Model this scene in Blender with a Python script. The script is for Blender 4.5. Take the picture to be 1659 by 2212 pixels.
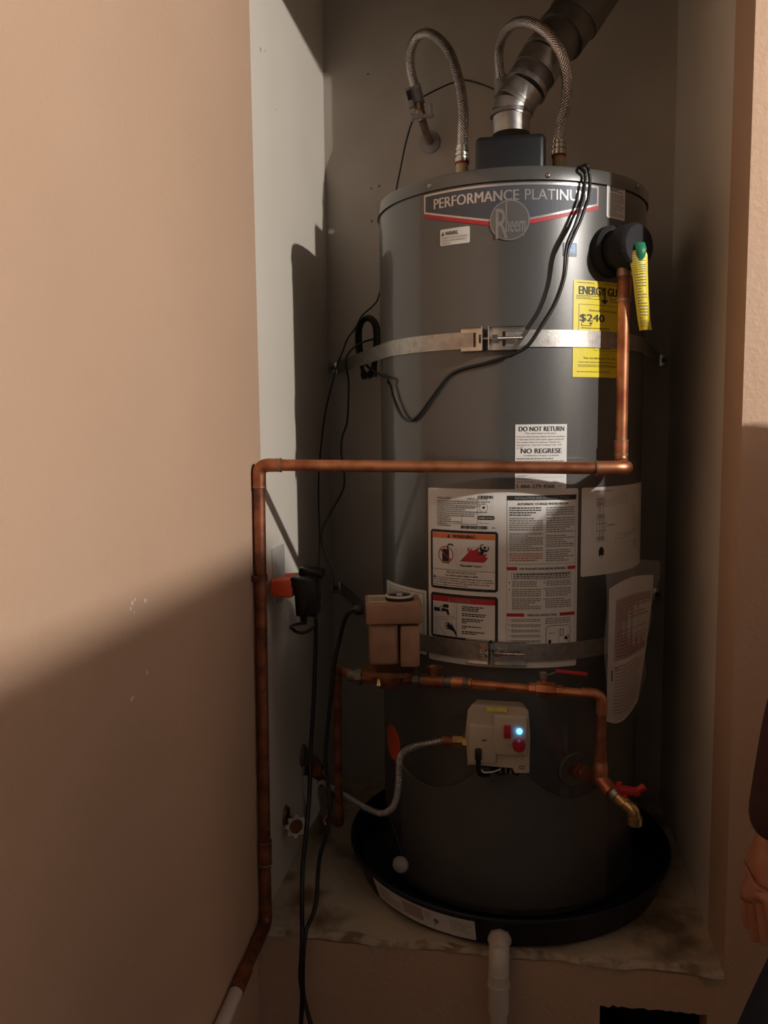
import bpy, bmesh, math, random
from math import sin, cos, pi, radians, sqrt, atan2, hypot
from mathutils import Vector, Matrix
from mathutils.geometry import tessellate_polygon
random.seed(7)
S = bpy.context.scene
C = S.collection
for o in list(bpy.data.objects): bpy.data.objects.remove(o)

# ------------------------------------------------------------------ camera
CX, CY, F = 829.5, 1106.0, 1777.0
CAM = Vector((.5036, -2.1338, .9704))
pt, yw, rl = radians(5.7222), radians(9.4597), radians(.5946)
FW = Vector((-sin(yw)*cos(pt), cos(yw)*cos(pt), -sin(pt)))
r0 = Vector((cos(yw), sin(yw), 0)); u0 = r0.cross(FW)
RT = cos(rl)*r0 - sin(rl)*u0
UP = cos(rl)*u0 + sin(rl)*r0
cd = bpy.data.cameras.new('camera'); co = bpy.data.objects.new('camera', cd); C.objects.link(co)
m = Matrix((RT, UP, -FW)).transposed().to_4x4(); m.translation = CAM
co.matrix_world = m
cd.sensor_fit = 'VERTICAL'; cd.sensor_height = 36; cd.sensor_width = 36; cd.lens = F/2212*36
cd.clip_start = .02
S.camera = co
# ------------------------------------------------------------------ world, light, exposure
w = bpy.data.worlds.new('world'); S.world = w; w.use_nodes = True
w.node_tree.nodes['Background'].inputs[0].default_value = (.02, .018, .015, 1)
w.node_tree.nodes['Background'].inputs[1].default_value = .3
LAMP = Vector((2.42, -1.93, 1.90))
ld = bpy.data.lights.new('bulb_light', 'POINT'); ld.energy = 750; ld.color = (1, .945, .895); ld.shadow_soft_size = .023
lo = bpy.data.objects.new('bulb_light', ld); C.objects.link(lo); lo.location = LAMP
S.view_settings.view_transform = 'Standard'; S.view_settings.look = 'None'
S.view_settings.gamma = 1; S.view_settings.use_curve_mapping = False
S.view_settings.exposure = 0.0

# ------------------------------------------------------------------ geometry of the room, metres (closet slab z=0, closet back wall y=.02)
W = .867; D = .6763; BACK = .02; ZC = 2.0; ZF = -.46; HEAD = 1.88
TX, TY, R = .4771, -.3005, .2794
PX, PY = .477, -.335
def ray(x, y): return FW + RT*((x-CX)/F) - UP*((y-CY)/F)
def onY(x, y, Y): d = ray(x, y); return CAM + d*((Y-CAM.y)/d.y)
def onX(x, y, X): d = ray(x, y); return CAM + d*((X-CAM.x)/d.x)
def onZ(x, y, Z): d = ray(x, y); return CAM + d*((Z-CAM.z)/d.z)
def oncyl(x, y, rr=R, cx=TX, cy=TY):
    d = ray(x, y); a = d.x**2+d.y**2; ox, oy = CAM.x-cx, CAM.y-cy
    b = ox*d.x+oy*d.y; c = ox*ox+oy*oy-rr*rr; disc = max(b*b-a*c, 0)
    return CAM + d*((-b-sqrt(disc))/a)
def cylp(th, z, rr, cx=TX, cy=TY): return Vector((cx+rr*sin(th), cy-rr*cos(th), z))
def theta(p, cx=TX, cy=TY): return atan2(p.x-cx, cy-p.y)

# ------------------------------------------------------------------ materials
def mat(name, col, rough=.5, metal=0, noise=None, bump=None, spec=.5, emit=None, alpha=None, coat=0):
    m = bpy.data.materials.new(name); m.use_nodes = True
    nt = m.node_tree; b = nt.nodes['Principled BSDF']
    b.inputs['Base Color'].default_value = (*col, 1); b.inputs['Roughness'].default_value = rough
    b.inputs['Metallic'].default_value = metal; b.inputs['Specular IOR Level'].default_value = spec
    b.inputs['Coat Weight'].default_value = coat
    tc = nt.nodes.new('ShaderNodeTexCoord')
    if noise:
        sc, c2, lo_, hi_ = noise
        n = nt.nodes.new('ShaderNodeTexNoise'); n.inputs['Scale'].default_value = sc; n.inputs['Detail'].default_value = 5
        r = nt.nodes.new('ShaderNodeValToRGB'); r.color_ramp.elements[0].position = lo_; r.color_ramp.elements[1].position = hi_
        r.color_ramp.elements[0].color = (*col, 1); r.color_ramp.elements[1].color = (*c2, 1)
        nt.links.new(tc.outputs['Object'], n.inputs['Vector']); nt.links.new(n.outputs['Fac'], r.inputs['Fac'])
        nt.links.new(r.outputs['Color'], b.inputs['Base Color'])
    if bump:
        sc, st, dist = bump
        n = nt.nodes.new('ShaderNodeTexNoise'); n.inputs['Scale'].default_value = sc; n.inputs['Detail'].default_value = 3
        bp = nt.nodes.new('ShaderNodeBump'); bp.inputs['Strength'].default_value = st; bp.inputs['Distance'].default_value = dist
        nt.links.new(tc.outputs['Object'], n.inputs['Vector']); nt.links.new(n.outputs['Fac'], bp.inputs['Height'])
        nt.links.new(bp.outputs['Normal'], b.inputs['Normal'])
    if emit: b.inputs['Emission Color'].default_value = (*emit[0], 1); b.inputs['Emission Strength'].default_value = emit[1]
    if alpha is not None: b.inputs['Alpha'].default_value = alpha
    return m
M = {}
def spots(m, c2, items):            # paint chips / marks: small spots of another colour at fixed places (object space)
    nt = m.node_tree; b = nt.nodes['Principled BSDF']
    src = b.inputs['Base Color'].links[0].from_socket if b.inputs['Base Color'].links else None
    tc = nt.nodes.new('ShaderNodeTexCoord')
    nz = nt.nodes.new('ShaderNodeTexNoise'); nz.inputs['Scale'].default_value = 60
    nt.links.new(tc.outputs['Object'], nz.inputs['Vector'])
    for (p, r) in items:
        d = nt.nodes.new('ShaderNodeVectorMath'); d.operation = 'DISTANCE'; d.inputs[1].default_value = p
        nt.links.new(tc.outputs['Object'], d.inputs[0])
        a = nt.nodes.new('ShaderNodeMath'); a.operation = 'MULTIPLY_ADD'; a.inputs[1].default_value = r*1.2; nt.links.new(nz.outputs['Fac'], a.inputs[0])
        nt.links.new(d.outputs['Value'], a.inputs[2])
        l = nt.nodes.new('ShaderNodeMath'); l.operation = 'LESS_THAN'; l.inputs[1].default_value = r*1.35; nt.links.new(a.outputs[0], l.inputs[0])
        mx = nt.nodes.new('ShaderNodeMix'); mx.data_type = 'RGBA'; mx.inputs[7].default_value = (*c2, 1)
        nt.links.new(l.outputs[0], mx.inputs[0])
        if src: nt.links.new(src, mx.inputs[6])
        else: mx.inputs[6].default_value = b.inputs['Base Color'].default_value
        src = mx.outputs[2]
    nt.links.new(src, b.inputs['Base Color'])
M['peach'] = mat('peach_paint', (.61, .415, .285), .55, bump=(110, .30, .004), noise=(3, (.585, .395, .27), .35, .65), spec=.35)
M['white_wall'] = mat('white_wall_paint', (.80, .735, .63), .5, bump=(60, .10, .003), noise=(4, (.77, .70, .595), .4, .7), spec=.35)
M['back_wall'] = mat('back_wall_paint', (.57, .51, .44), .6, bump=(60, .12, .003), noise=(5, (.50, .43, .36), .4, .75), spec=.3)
M['room'] = mat('room_paint', (.135, .135, .14), .8, noise=(3, (.12, .12, .125), .3, .7))
M['room_floor'] = mat('room_floor_concrete', (.06, .05, .045), .8, noise=(8, (.045, .038, .035), .3, .7))
M['slab'] = mat('slab', (.60, .50, .36), .85, noise=(7, (.22, .155, .095), .50, .66), bump=(50, .5, .006))
M['chalk'] = mat('chalk_edge', (.52, .44, .33), .9, noise=(25, (.26, .17, .10), .45, .62), bump=(90, .6, .004))
M['tank'] = mat('grey_enamel', (.101, .098, .090), .34, .35, noise=(400, (.110, .110, .104), .3, .7), bump=(900, .12, .0008), coat=.6)
M['tank'].node_tree.nodes['Principled BSDF'].inputs['Coat Roughness'].default_value = .07
M['skirt'] = mat('skirt_enamel', (.125, .12, .11), .5, .2, bump=(500, .1, .0008))
M['black'] = mat('black_plastic', (.010, .011, .014), .42, noise=(60, (.014, .015, .018), .3, .7))
M['blackg'] = mat('black_gloss', (.008, .008, .010), .25, noise=(60, (.012, .012, .014), .3, .7))
M['foam'] = mat('black_foam', (.014, .014, .016), .8, bump=(200, .5, .003))
M['cord'] = mat('black_cord', (.010, .010, .010), .35, noise=(90, (.014, .014, .014), .3, .7))
M['cordb'] = mat('brown_wire', (.030, .022, .016), .5, noise=(90, (.02, .016, .012), .3, .7))
M['pan'] = mat('pan_plastic', (.008, .010, .018), .45, noise=(20, (.014, .015, .02), .4, .8))
M['galv'] = mat('galvanised', (.46, .44, .41), .38, .9, noise=(35, (.30, .28, .26), .35, .7), bump=(60, .15, .002))
M['galvd'] = mat('galvanised_dull', (.22, .20, .185), .5, .8, noise=(30, (.15, .135, .12), .35, .7))
M['zinc'] = mat('zinc_strap', (.50, .48, .44), .42, .9, noise=(70, (.36, .34, .31), .35, .7), bump=(250, .2, .001))
M['zincb'] = mat('bright_zinc', (.66, .65, .60), .25, .95, noise=(40, (.52, .49, .42), .35, .75))
M['steel'] = mat('stainless', (.5, .48, .46), .25, 1)
M['cu'] = mat('copper', (.62, .27, .13), .42, .85, noise=(26, (.34, .115, .055), .38, .68), bump=(80, .12, .001))
M['cud'] = mat('tarnished_copper', (.40, .15, .075), .5, .75, noise=(34, (.17, .065, .04), .38, .66))
M['sold'] = mat('solder', (.42, .33, .27), .4, .8, noise=(60, (.30, .16, .10), .4, .7))
M['brass'] = mat('brass', (.60, .43, .17), .33, .9, noise=(40, (.42, .26, .11), .35, .7))
M['teflon'] = mat('cream_nipple', (.66, .54, .30), .55, noise=(40, (.52, .38, .20), .4, .7))
M['paper'] = mat('label_paper', (.80, .785, .73), .4, noise=(12, (.75, .735, .68), .3, .7))
M['paper2'] = mat('white_sticker', (.80, .79, .74), .4, noise=(12, (.75, .74, .69), .3, .7))
M['ink'] = mat('black_ink', (.018, .016, .02), .5, noise=(100, (.024, .022, .024), .3, .7))
M['grey'] = mat('fine_print', (.22, .205, .185), .55, noise=(100, (.26, .245, .22), .3, .7))
M['lightgrey'] = mat('pale_print', (.42, .40, .36), .55, noise=(100, (.38, .36, .33), .3, .7))
M['redink'] = mat('red_print', (.50, .025, .04), .45, noise=(60, (.44, .02, .035), .3, .7))
M['redfine'] = mat('red_fine_print', (.52, .22, .16), .5, noise=(60, (.47, .20, .15), .3, .7))
M['orange'] = mat('orange_print', (.80, .20, .06), .45, noise=(60, (.74, .18, .05), .3, .7))
M['yellow'] = mat('yellow_sticker', (.86, .72, .035), .4, noise=(30, (.82, .68, .03), .3, .7))
M['blue'] = mat('blue_sticker', (.06, .27, .58), .4, noise=(30, (.05, .24, .54), .3, .7))
M['green'] = mat('green_tag', (.02, .24, .12), .45, noise=(30, (.02, .20, .10), .3, .7))
M['navy'] = mat('badge_blue_grey', (.060, .066, .080), .5, .1, noise=(300, (.07, .075, .09), .3, .7), coat=.1)
M['silver'] = mat('silver_print', (.60, .57, .52), .25, .6, noise=(100, (.55, .52, .48), .3, .7))
M['silverd'] = mat('dim_silver_print', (.40, .38, .36), .3, .6, noise=(100, (.37, .35, .33), .3, .7))
M['badgec'] = mat('badge_disc', (.17, .162, .155), .3, .4, noise=(200, (.16, .15, .145), .3, .7), coat=.3)
M['beige'] = mat('beige_plastic', (.56, .48, .36), .5, noise=(25, (.52, .44, .33), .3, .7))
M['red'] = mat('red_plastic', (.50, .02, .025), .4, noise=(30, (.44, .018, .022), .3, .7))
M['redo'] = mat('orange_plastic', (.85, .11, .03), .45, noise=(30, (.78, .10, .03), .3, .7))
M['pump'] = mat('tan_pump_paint', (.36, .20, .115), .5, noise=(30, (.27, .145, .085), .4, .72), bump=(60, .12, .001))
M['pvc'] = mat('white_pvc', (.70, .63, .55), .4, noise=(14, (.62, .55, .47), .35, .7))
M['plate'] = mat('white_plate', (.66, .62, .56), .4, noise=(30, (.62, .58, .52), .3, .7))
M['skin'] = mat('skin', (.50, .22, .13), .5, noise=(40, (.42, .17, .10), .35, .7))
M['shirt'] = mat('maroon_cloth', (.060, .020, .018), .9, noise=(120, (.045, .016, .015), .3, .7), bump=(300, .3, .001))
M['jeans'] = mat('denim', (.020, .026, .050), .85, noise=(150, (.03, .036, .062), .3, .7), bump=(400, .3, .001))
M['hair'] = mat('dark_hair', (.02, .014, .01), .6, bump=(200, .5, .004))
M['led'] = mat('led', (.1, .4, 1), .3, emit=((.05, .35, 1), 9))
M['bulb'] = mat('bulb_glass', (.9, .85, .8), .3, emit=((1, .8, .6), 20))
M['dark'] = mat('cavity_dark', (.012, .011, .012), .9, noise=(10, (.018, .016, .016), .3, .7))
M['cloudy'] = mat('cloudy_plastic', (.42, .39, .37), .35, noise=(30, (.30, .28, .27), .3, .7))
M['film'] = mat('clear_film', (.8, .78, .76), .12, alpha=.22)
M['mauve'] = mat('booklet', (.50, .40, .36), .5, noise=(9, (.44, .33, .31), .35, .7))
def braid():
    m = bpy.data.materials.new('braided_steel'); m.use_nodes = True; nt = m.node_tree; b = nt.nodes['Principled BSDF']
    b.inputs['Metallic'].default_value = 1; b.inputs['Roughness'].default_value = .2
    tc = nt.nodes.new('ShaderNodeTexCoord'); mp = nt.nodes.new('ShaderNodeMapping')
    nt.links.new(tc.outputs['UV'], mp.inputs['Vector'])
    outs = []
    for rz in (45, -45):
        mp = nt.nodes.new('ShaderNodeMapping'); mp.inputs['Rotation'].default_value = (0, 0, radians(rz))
        wv = nt.nodes.new('ShaderNodeTexWave'); wv.inputs['Scale'].default_value = 75
        nt.links.new(tc.outputs['UV'], mp.inputs['Vector']); nt.links.new(mp.outputs[0], wv.inputs['Vector']); outs.append(wv.outputs['Fac'])
    mx = nt.nodes.new('ShaderNodeMath'); mx.operation = 'MAXIMUM'; nt.links.new(outs[0], mx.inputs[0]); nt.links.new(outs[1], mx.inputs[1])
    bp = nt.nodes.new('ShaderNodeBump'); bp.inputs['Strength'].default_value = .8; bp.inputs['Distance'].default_value = .0012
    nt.links.new(mx.outputs[0], bp.inputs['Height']); nt.links.new(bp.outputs[0], b.inputs['Normal'])
    r = nt.nodes.new('ShaderNodeValToRGB'); r.color_ramp.elements[0].color = (.30, .275, .26, 1); r.color_ramp.elements[1].color = (.86, .82, .78, 1)
    nt.links.new(mx.outputs[0], r.inputs['Fac']); nt.links.new(r.outputs[0], b.inputs['Base Color'])
    return m
M['braid'] = braid()

# ------------------------------------------------------------------ mesh builder
def smooth_path(pts, n=8):
    pts = [Vector(p) for p in pts]
    if len(pts) < 3: return pts
    P = [pts[0]*2-pts[1]] + pts + [pts[-1]*2-pts[-2]]; out = []
    for i in range(1, len(P)-2):
        for k in range(n):
            t = k/n; a, b, c, d = P[i-1], P[i], P[i+1], P[i+2]
            out.append(.5*((2*b)+(c-a)*t+(2*a-5*b+4*c-d)*t*t+(3*b-a-3*c+d)*t**3))
    out.append(pts[-1]); return out
def fillet(pts, rad, n=6):          # polyline with rounded corners
    pts = [Vector(p) for p in pts]; out = [pts[0]]
    for i in range(1, len(pts)-1):
        a, b, c = pts[i-1], pts[i], pts[i+1]
        d1 = (a-b); d2 = (c-b); r = min(rad, d1.length*.49, d2.length*.49)
        p1 = b+d1.normalized()*r; p2 = b+d2.normalized()*r
        for k in range(n+1):
            t = k/n; out.append(p1*(1-t)**2+b*2*t*(1-t)+p2*t*t)
    out.append(pts[-1]); return out
class MB:
    def __init__(s): s.v = []; s.f = []; s.m = []; s.uv = []; s.sm = []
    def face(s, idx, mi=0, uv=None, sm=False): s.f.append(tuple(idx)); s.m.append(mi); s.uv.append(uv); s.sm.append(sm)
    def add(s, vs, fs, mi=0, sm=False):
        o = len(s.v); s.v += [Vector(v) for v in vs]
        for f in fs: s.face([o+i for i in f], mi, None, sm)
        return s
    def tube(s, path, r, seg=14, mi=0, cap=True):
        path = [Vector(p) for p in path]; n = len(path)
        rs = r if isinstance(r, (list, tuple)) else [r]*n
        o = len(s.v); T = []
        for i in range(n):
            a = path[max(i-1, 0)]; b = path[min(i+1, n-1)]; t = (b-a)
            T.append(t.normalized() if t.length > 1e-9 else (T[-1] if T else Vector((0, 0, 1))))
        nrm = T[0].orthogonal().normalized(); L = 0; ls = []
        for i in range(n):
            nrm = (nrm - T[i]*nrm.dot(T[i]))
            nrm = nrm.normalized() if nrm.length > 1e-6 else T[i].orthogonal().normalized()
            bn = T[i].cross(nrm)
            for k in range(seg):
                a = 2*pi*k/seg; s.v.append(path[i]+(nrm*cos(a)+bn*sin(a))*rs[i])
            if i: L += (path[i]-path[i-1]).length
            ls.append(L)
        rr = max(rs)
        for i in range(n-1):
            for k in range(seg):
                k2 = (k+1) % seg; ua = 2*pi*rr*k/seg; ub = 2*pi*rr*(k+1)/seg
                s.face((o+i*seg+k, o+i*seg+k2, o+(i+1)*seg+k2, o+(i+1)*seg+k), mi, ((ua, ls[i]), (ub, ls[i]), (ub, ls[i+1]), (ua, ls[i+1])), True)
        if cap:
            s.face([o+k for k in range(seg)][::-1], mi); s.face([o+(n-1)*seg+k for k in range(seg)], mi)
        return s
    def lathe(s, prof, org, ax, seg=32, mi=0, sm=True, close=True):   # prof: (distance along axis, radius)
        ax = Vector(ax).normalized(); org = Vector(org); e1 = ax.orthogonal().normalized(); e2 = ax.cross(e1); o = len(s.v); n = len(prof)
        for (h, r) in prof:
            for k in range(seg):
                a = 2*pi*k/seg; s.v.append(org+ax*h+(e1*cos(a)+e2*sin(a))*max(r, 1e-5))
        for i in range(n-1):
            for k in range(seg):
                k2 = (k+1) % seg; s.face((o+i*seg+k, o+i*seg+k2, o+(i+1)*seg+k2, o+(i+1)*seg+k), mi, None, sm)
        if close:
            s.face([o+k for k in range(seg)][::-1], mi); s.face([o+(n-1)*seg+k for k in range(seg)], mi)
        return s
    def box(s, c, size, rot=None, bev=0, mi=0, seg=2, taper=None):
        bm = bmesh.new(); bmesh.ops.create_cube(bm, size=1)
        for v in bm.verts:
            v.co = Vector((v.co.x*size[0], v.co.y*size[1], v.co.z*size[2]))
            if taper: f = 1-(taper*(.5-v.co.z/size[2])); v.co.x *= f; v.co.y *= f
        if bev: bmesh.ops.bevel(bm, geom=bm.edges[:], offset=bev, segments=seg, affect='EDGES', profile=.5)
        Rm = rot or Matrix.Identity(3); c = Vector(c); bm.verts.index_update()
        s.add([Rm@v.co+c for v in bm.verts], [[v.index for v in f.verts] for f in bm.faces], mi, bool(bev)); bm.free(); return s
    def prism(s, poly, org, ex, ey, depth, mi=0, sm=False):     # 2D polygon extruded along ex x ey
        org = Vector(org); ex = Vector(ex); ey = Vector(ey); ez = ex.cross(ey).normalized()*depth; n = len(poly); o = len(s.v)
        for (a, b) in poly: s.v.append(org+ex*a+ey*b)
        for (a, b) in poly: s.v.append(org+ex*a+ey*b+ez)
        for t in tessellate_polygon([[Vector((a, b, 0)) for a, b in poly]]):
            s.face([o+i for i in t][::-1], mi); s.face([o+n+i for i in t], mi)
        for i in range(n): j = (i+1) % n; s.face((o+i, o+j, o+n+j, o+n+i), mi, None, sm)
        return s
    def grid(s, fn, nu, nv, mi=0, thick=0, sm=True):
        o = len(s.v)
        for j in range(nv+1):
            for i in range(nu+1): s.v.append(Vector(fn(i/nu, j/nv)))
        for j in range(nv):
            for i in range(nu):
                a = o+j*(nu+1)+i; s.face((a, a+1, a+nu+2, a+nu+1), mi, None, sm)
        return s
    def build(s, name, mats, parent=None, kind=None, label=None, fixn=True):
        off = Vector((0, 0, 0)); p = parent
        while p is not None: off += p.location; p = p.parent
        me = bpy.data.meshes.new(name)
        me.from_pydata([v-off for v in s.v], [], s.f)
        for mm in (mats if isinstance(mats, (list, tuple)) else [mats]): me.materials.append(M[mm] if isinstance(mm, str) else mm)
        me.polygons.foreach_set('material_index', s.m); me.polygons.foreach_set('use_smooth', s.sm)
        if any(u is not None for u in s.uv):
            ul = me.uv_layers.new(name='UVMap')
            for p_, u in zip(me.polygons, s.uv):
                if u:
                    for li, c in zip(p_.loop_indices, u): ul.data[li].uv = c
        me.update()
        if fixn:
            bm = bmesh.new(); bm.from_mesh(me); bmesh.ops.recalc_face_normals(bm, faces=bm.faces[:]); bm.to_mesh(me); bm.free()
        o = bpy.data.objects.new(name, me); C.objects.link(o); o.parent = parent
        if kind: o['kind'] = kind
        if label: o['label'] = label
        if any(s.sm):
            try: me.set_sharp_from_angle(angle=radians(38))
            except Exception: pass
        return o
def thing(name, label, cat, loc, group=None):
    o = bpy.data.objects.new(name, None); C.objects.link(o); o.location = loc; o.empty_display_size = .05
    o['label'] = label; o['category'] = cat
    if group: o['group'] = group
    return o
def tag(o, label, cat, group=None):
    o['label'] = label; o['category'] = cat
    if group: o['group'] = group
    return o

# ------------------------------------------------------------------ setting
def slab(name, lo_, hi_, mt, bev=0):
    a, b = Vector(lo_), Vector(hi_); mb = MB(); mb.box((a+b)/2, b-a, bev=bev); return mb.build(name, mt, kind='structure')
XR = 3.3; YB = -4.2; PL = -.578; PR = onX(1590, 0, W).y
slab('wall_left', (-.1, PL, ZF), (0, BACK, 2.6), 'white_wall')
slab('wall_left_front', (-.1, YB, ZF), (0, PL, 2.6), 'peach')
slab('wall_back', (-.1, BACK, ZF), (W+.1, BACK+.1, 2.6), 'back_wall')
slab('wall_right', (W, PR, ZF), (W+.1, BACK, 2.6), 'white_wall')
slab('trim_1', (W, -D, 0), (W+.1, PR, HEAD), 'peach')
slab('wall_front_right', (W+.1, -D, ZF), (XR, -D+.1, ZC), 'peach')
slab('trim_2', (W, -D, ZF), (W+.1, PR, 0), 'peach')
slab('wall_header', (0, -D, HEAD), (W+.1, -D+.1, ZC+.02), 'peach')
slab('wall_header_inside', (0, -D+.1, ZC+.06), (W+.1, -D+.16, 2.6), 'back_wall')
slab('ceiling', (0, YB, ZC+.02), (XR, -D+.1, ZC+.06), 'room')
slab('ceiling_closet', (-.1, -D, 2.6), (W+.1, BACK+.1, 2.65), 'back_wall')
slab('floor', (-.1, YB, ZF-.05), (XR+.1, BACK+.1, ZF), 'room_floor')
slab('wall_right_room', (XR, YB, ZF), (XR+.1, -D+.1, ZC+.02), 'room')
slab('wall_rear_room', (-.1, YB-.1, ZF), (XR+.1, YB, ZC+.02), 'room')
# closet slab and the riser under it, with a ragged vent hole
mb = MB(); N = 60
def edge(x): return -D - .004*sin(x*31) - .003*sin(x*83+1)
vs = []; 
for i in range(N+1):
    x = W*i/N; vs += [(x, edge(x), -.003*(1+sin(x*47))), (x, BACK, 0), (x, edge(x)+.006, -.03), (x, BACK, -.03)]
fs = []
for i in range(N):
    a = 4*i; b = a+4; fs += [(a, b, b+1, a+1), (a, a+2, b+2, b), (a+2, a+3, b+3, b+2)]
mb.add(vs, fs); mb.build('floor_closet', 'slab', kind='structure', fixn=False)
mb = MB(); vs = []
for i in range(N+1):
    x = W*i/N; y = edge(x); h = .0025+.0025*sin(x*60)*sin(x*23)
    vs += [(x, y-.002, -.002), (x, y-.004, -.004-h), (x, y+.010+.006*sin(x*40), .0012), (x, y+.003, -.006-h)]
fs = []
for i in range(N):
    a = 4*i; b = a+4; fs += [(a, b, b+1, a+1), (a, a+2, b+2, b), (a+1, b+1, b+3, a+3)]
mb.add(vs, fs, sm=True); mb.build('trim_3', 'chalk', kind='structure', fixn=False)
h0 = onY(1296, 2168, -D); h1 = onY(1528, 2180, -D); HX0, HX1, HZ = h0.x, h1.x, h0.z
mb = MB(); TOPZ = -.012
mb.box(((HX0)/2, -D+.03, (ZF+TOPZ)/2), (HX0, .06, TOPZ-ZF)); mb.box(((HX1+W)/2, -D+.03, (ZF+TOPZ)/2), (W-HX1, .06, TOPZ-ZF))
poly = [(HX0, TOPZ), (HX1, TOPZ)]; n = 24
for i in range(n+1): x = HX1+(HX0-HX1)*i/n; poly.append((x, HZ-.004*random.random()-.003*(i > n-3)))
mb.prism(poly, (0, -D+.06, 0), (1, 0, 0), (0, 0, 1), .06)
mb.box(((HX0+HX1)/2, -D+.03, (ZF+HZ-.22)/2), (HX1-HX0, .06, HZ-.22-ZF))
mb.build('wall_riser', 'peach', kind='structure')
mb = MB(); mb.box(((HX0+HX1)/2, -D+.31, HZ-.11), (HX1-HX0+.06, .02, .3)); mb.box((HX0-.02, -D+.18, HZ-.11), (.02, .24, .3)); mb.box((HX1+.02, -D+.18, HZ-.11), (.02, .24, .3))
mb.build('wall_vent_cavity', 'dark', kind='structure')
# wall marks
spots(M['peach'], (.80, .72, .62), [(onX(286+dx, 1303+dy, 0), r) for dx, dy, r in ((0, 0, .004), (6, -8, .003), (-4, 12, .004), (28, -6, .004), (4, 20, .002))] + [(onX(318, 1452, 0), .004), (onX(284, 1512, 0), .004), (onX(288, 1506, 0), .003)])
spots(M['white_wall'], (.30, .25, .20), [(onX(563, 107, 0), .005), (onX(573, 110, 0), .003), (onX(596, 237, 0), .003)])
spots(M['back_wall'], (.22, .17, .13), [(onY(802, 407, BACK), .003), (onY(819, 402, BACK), .0035), (onY(803, 478, BACK), .004), (onY(795, 160, BACK), .004), (onY(712, 795, BACK), .004)])

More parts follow.
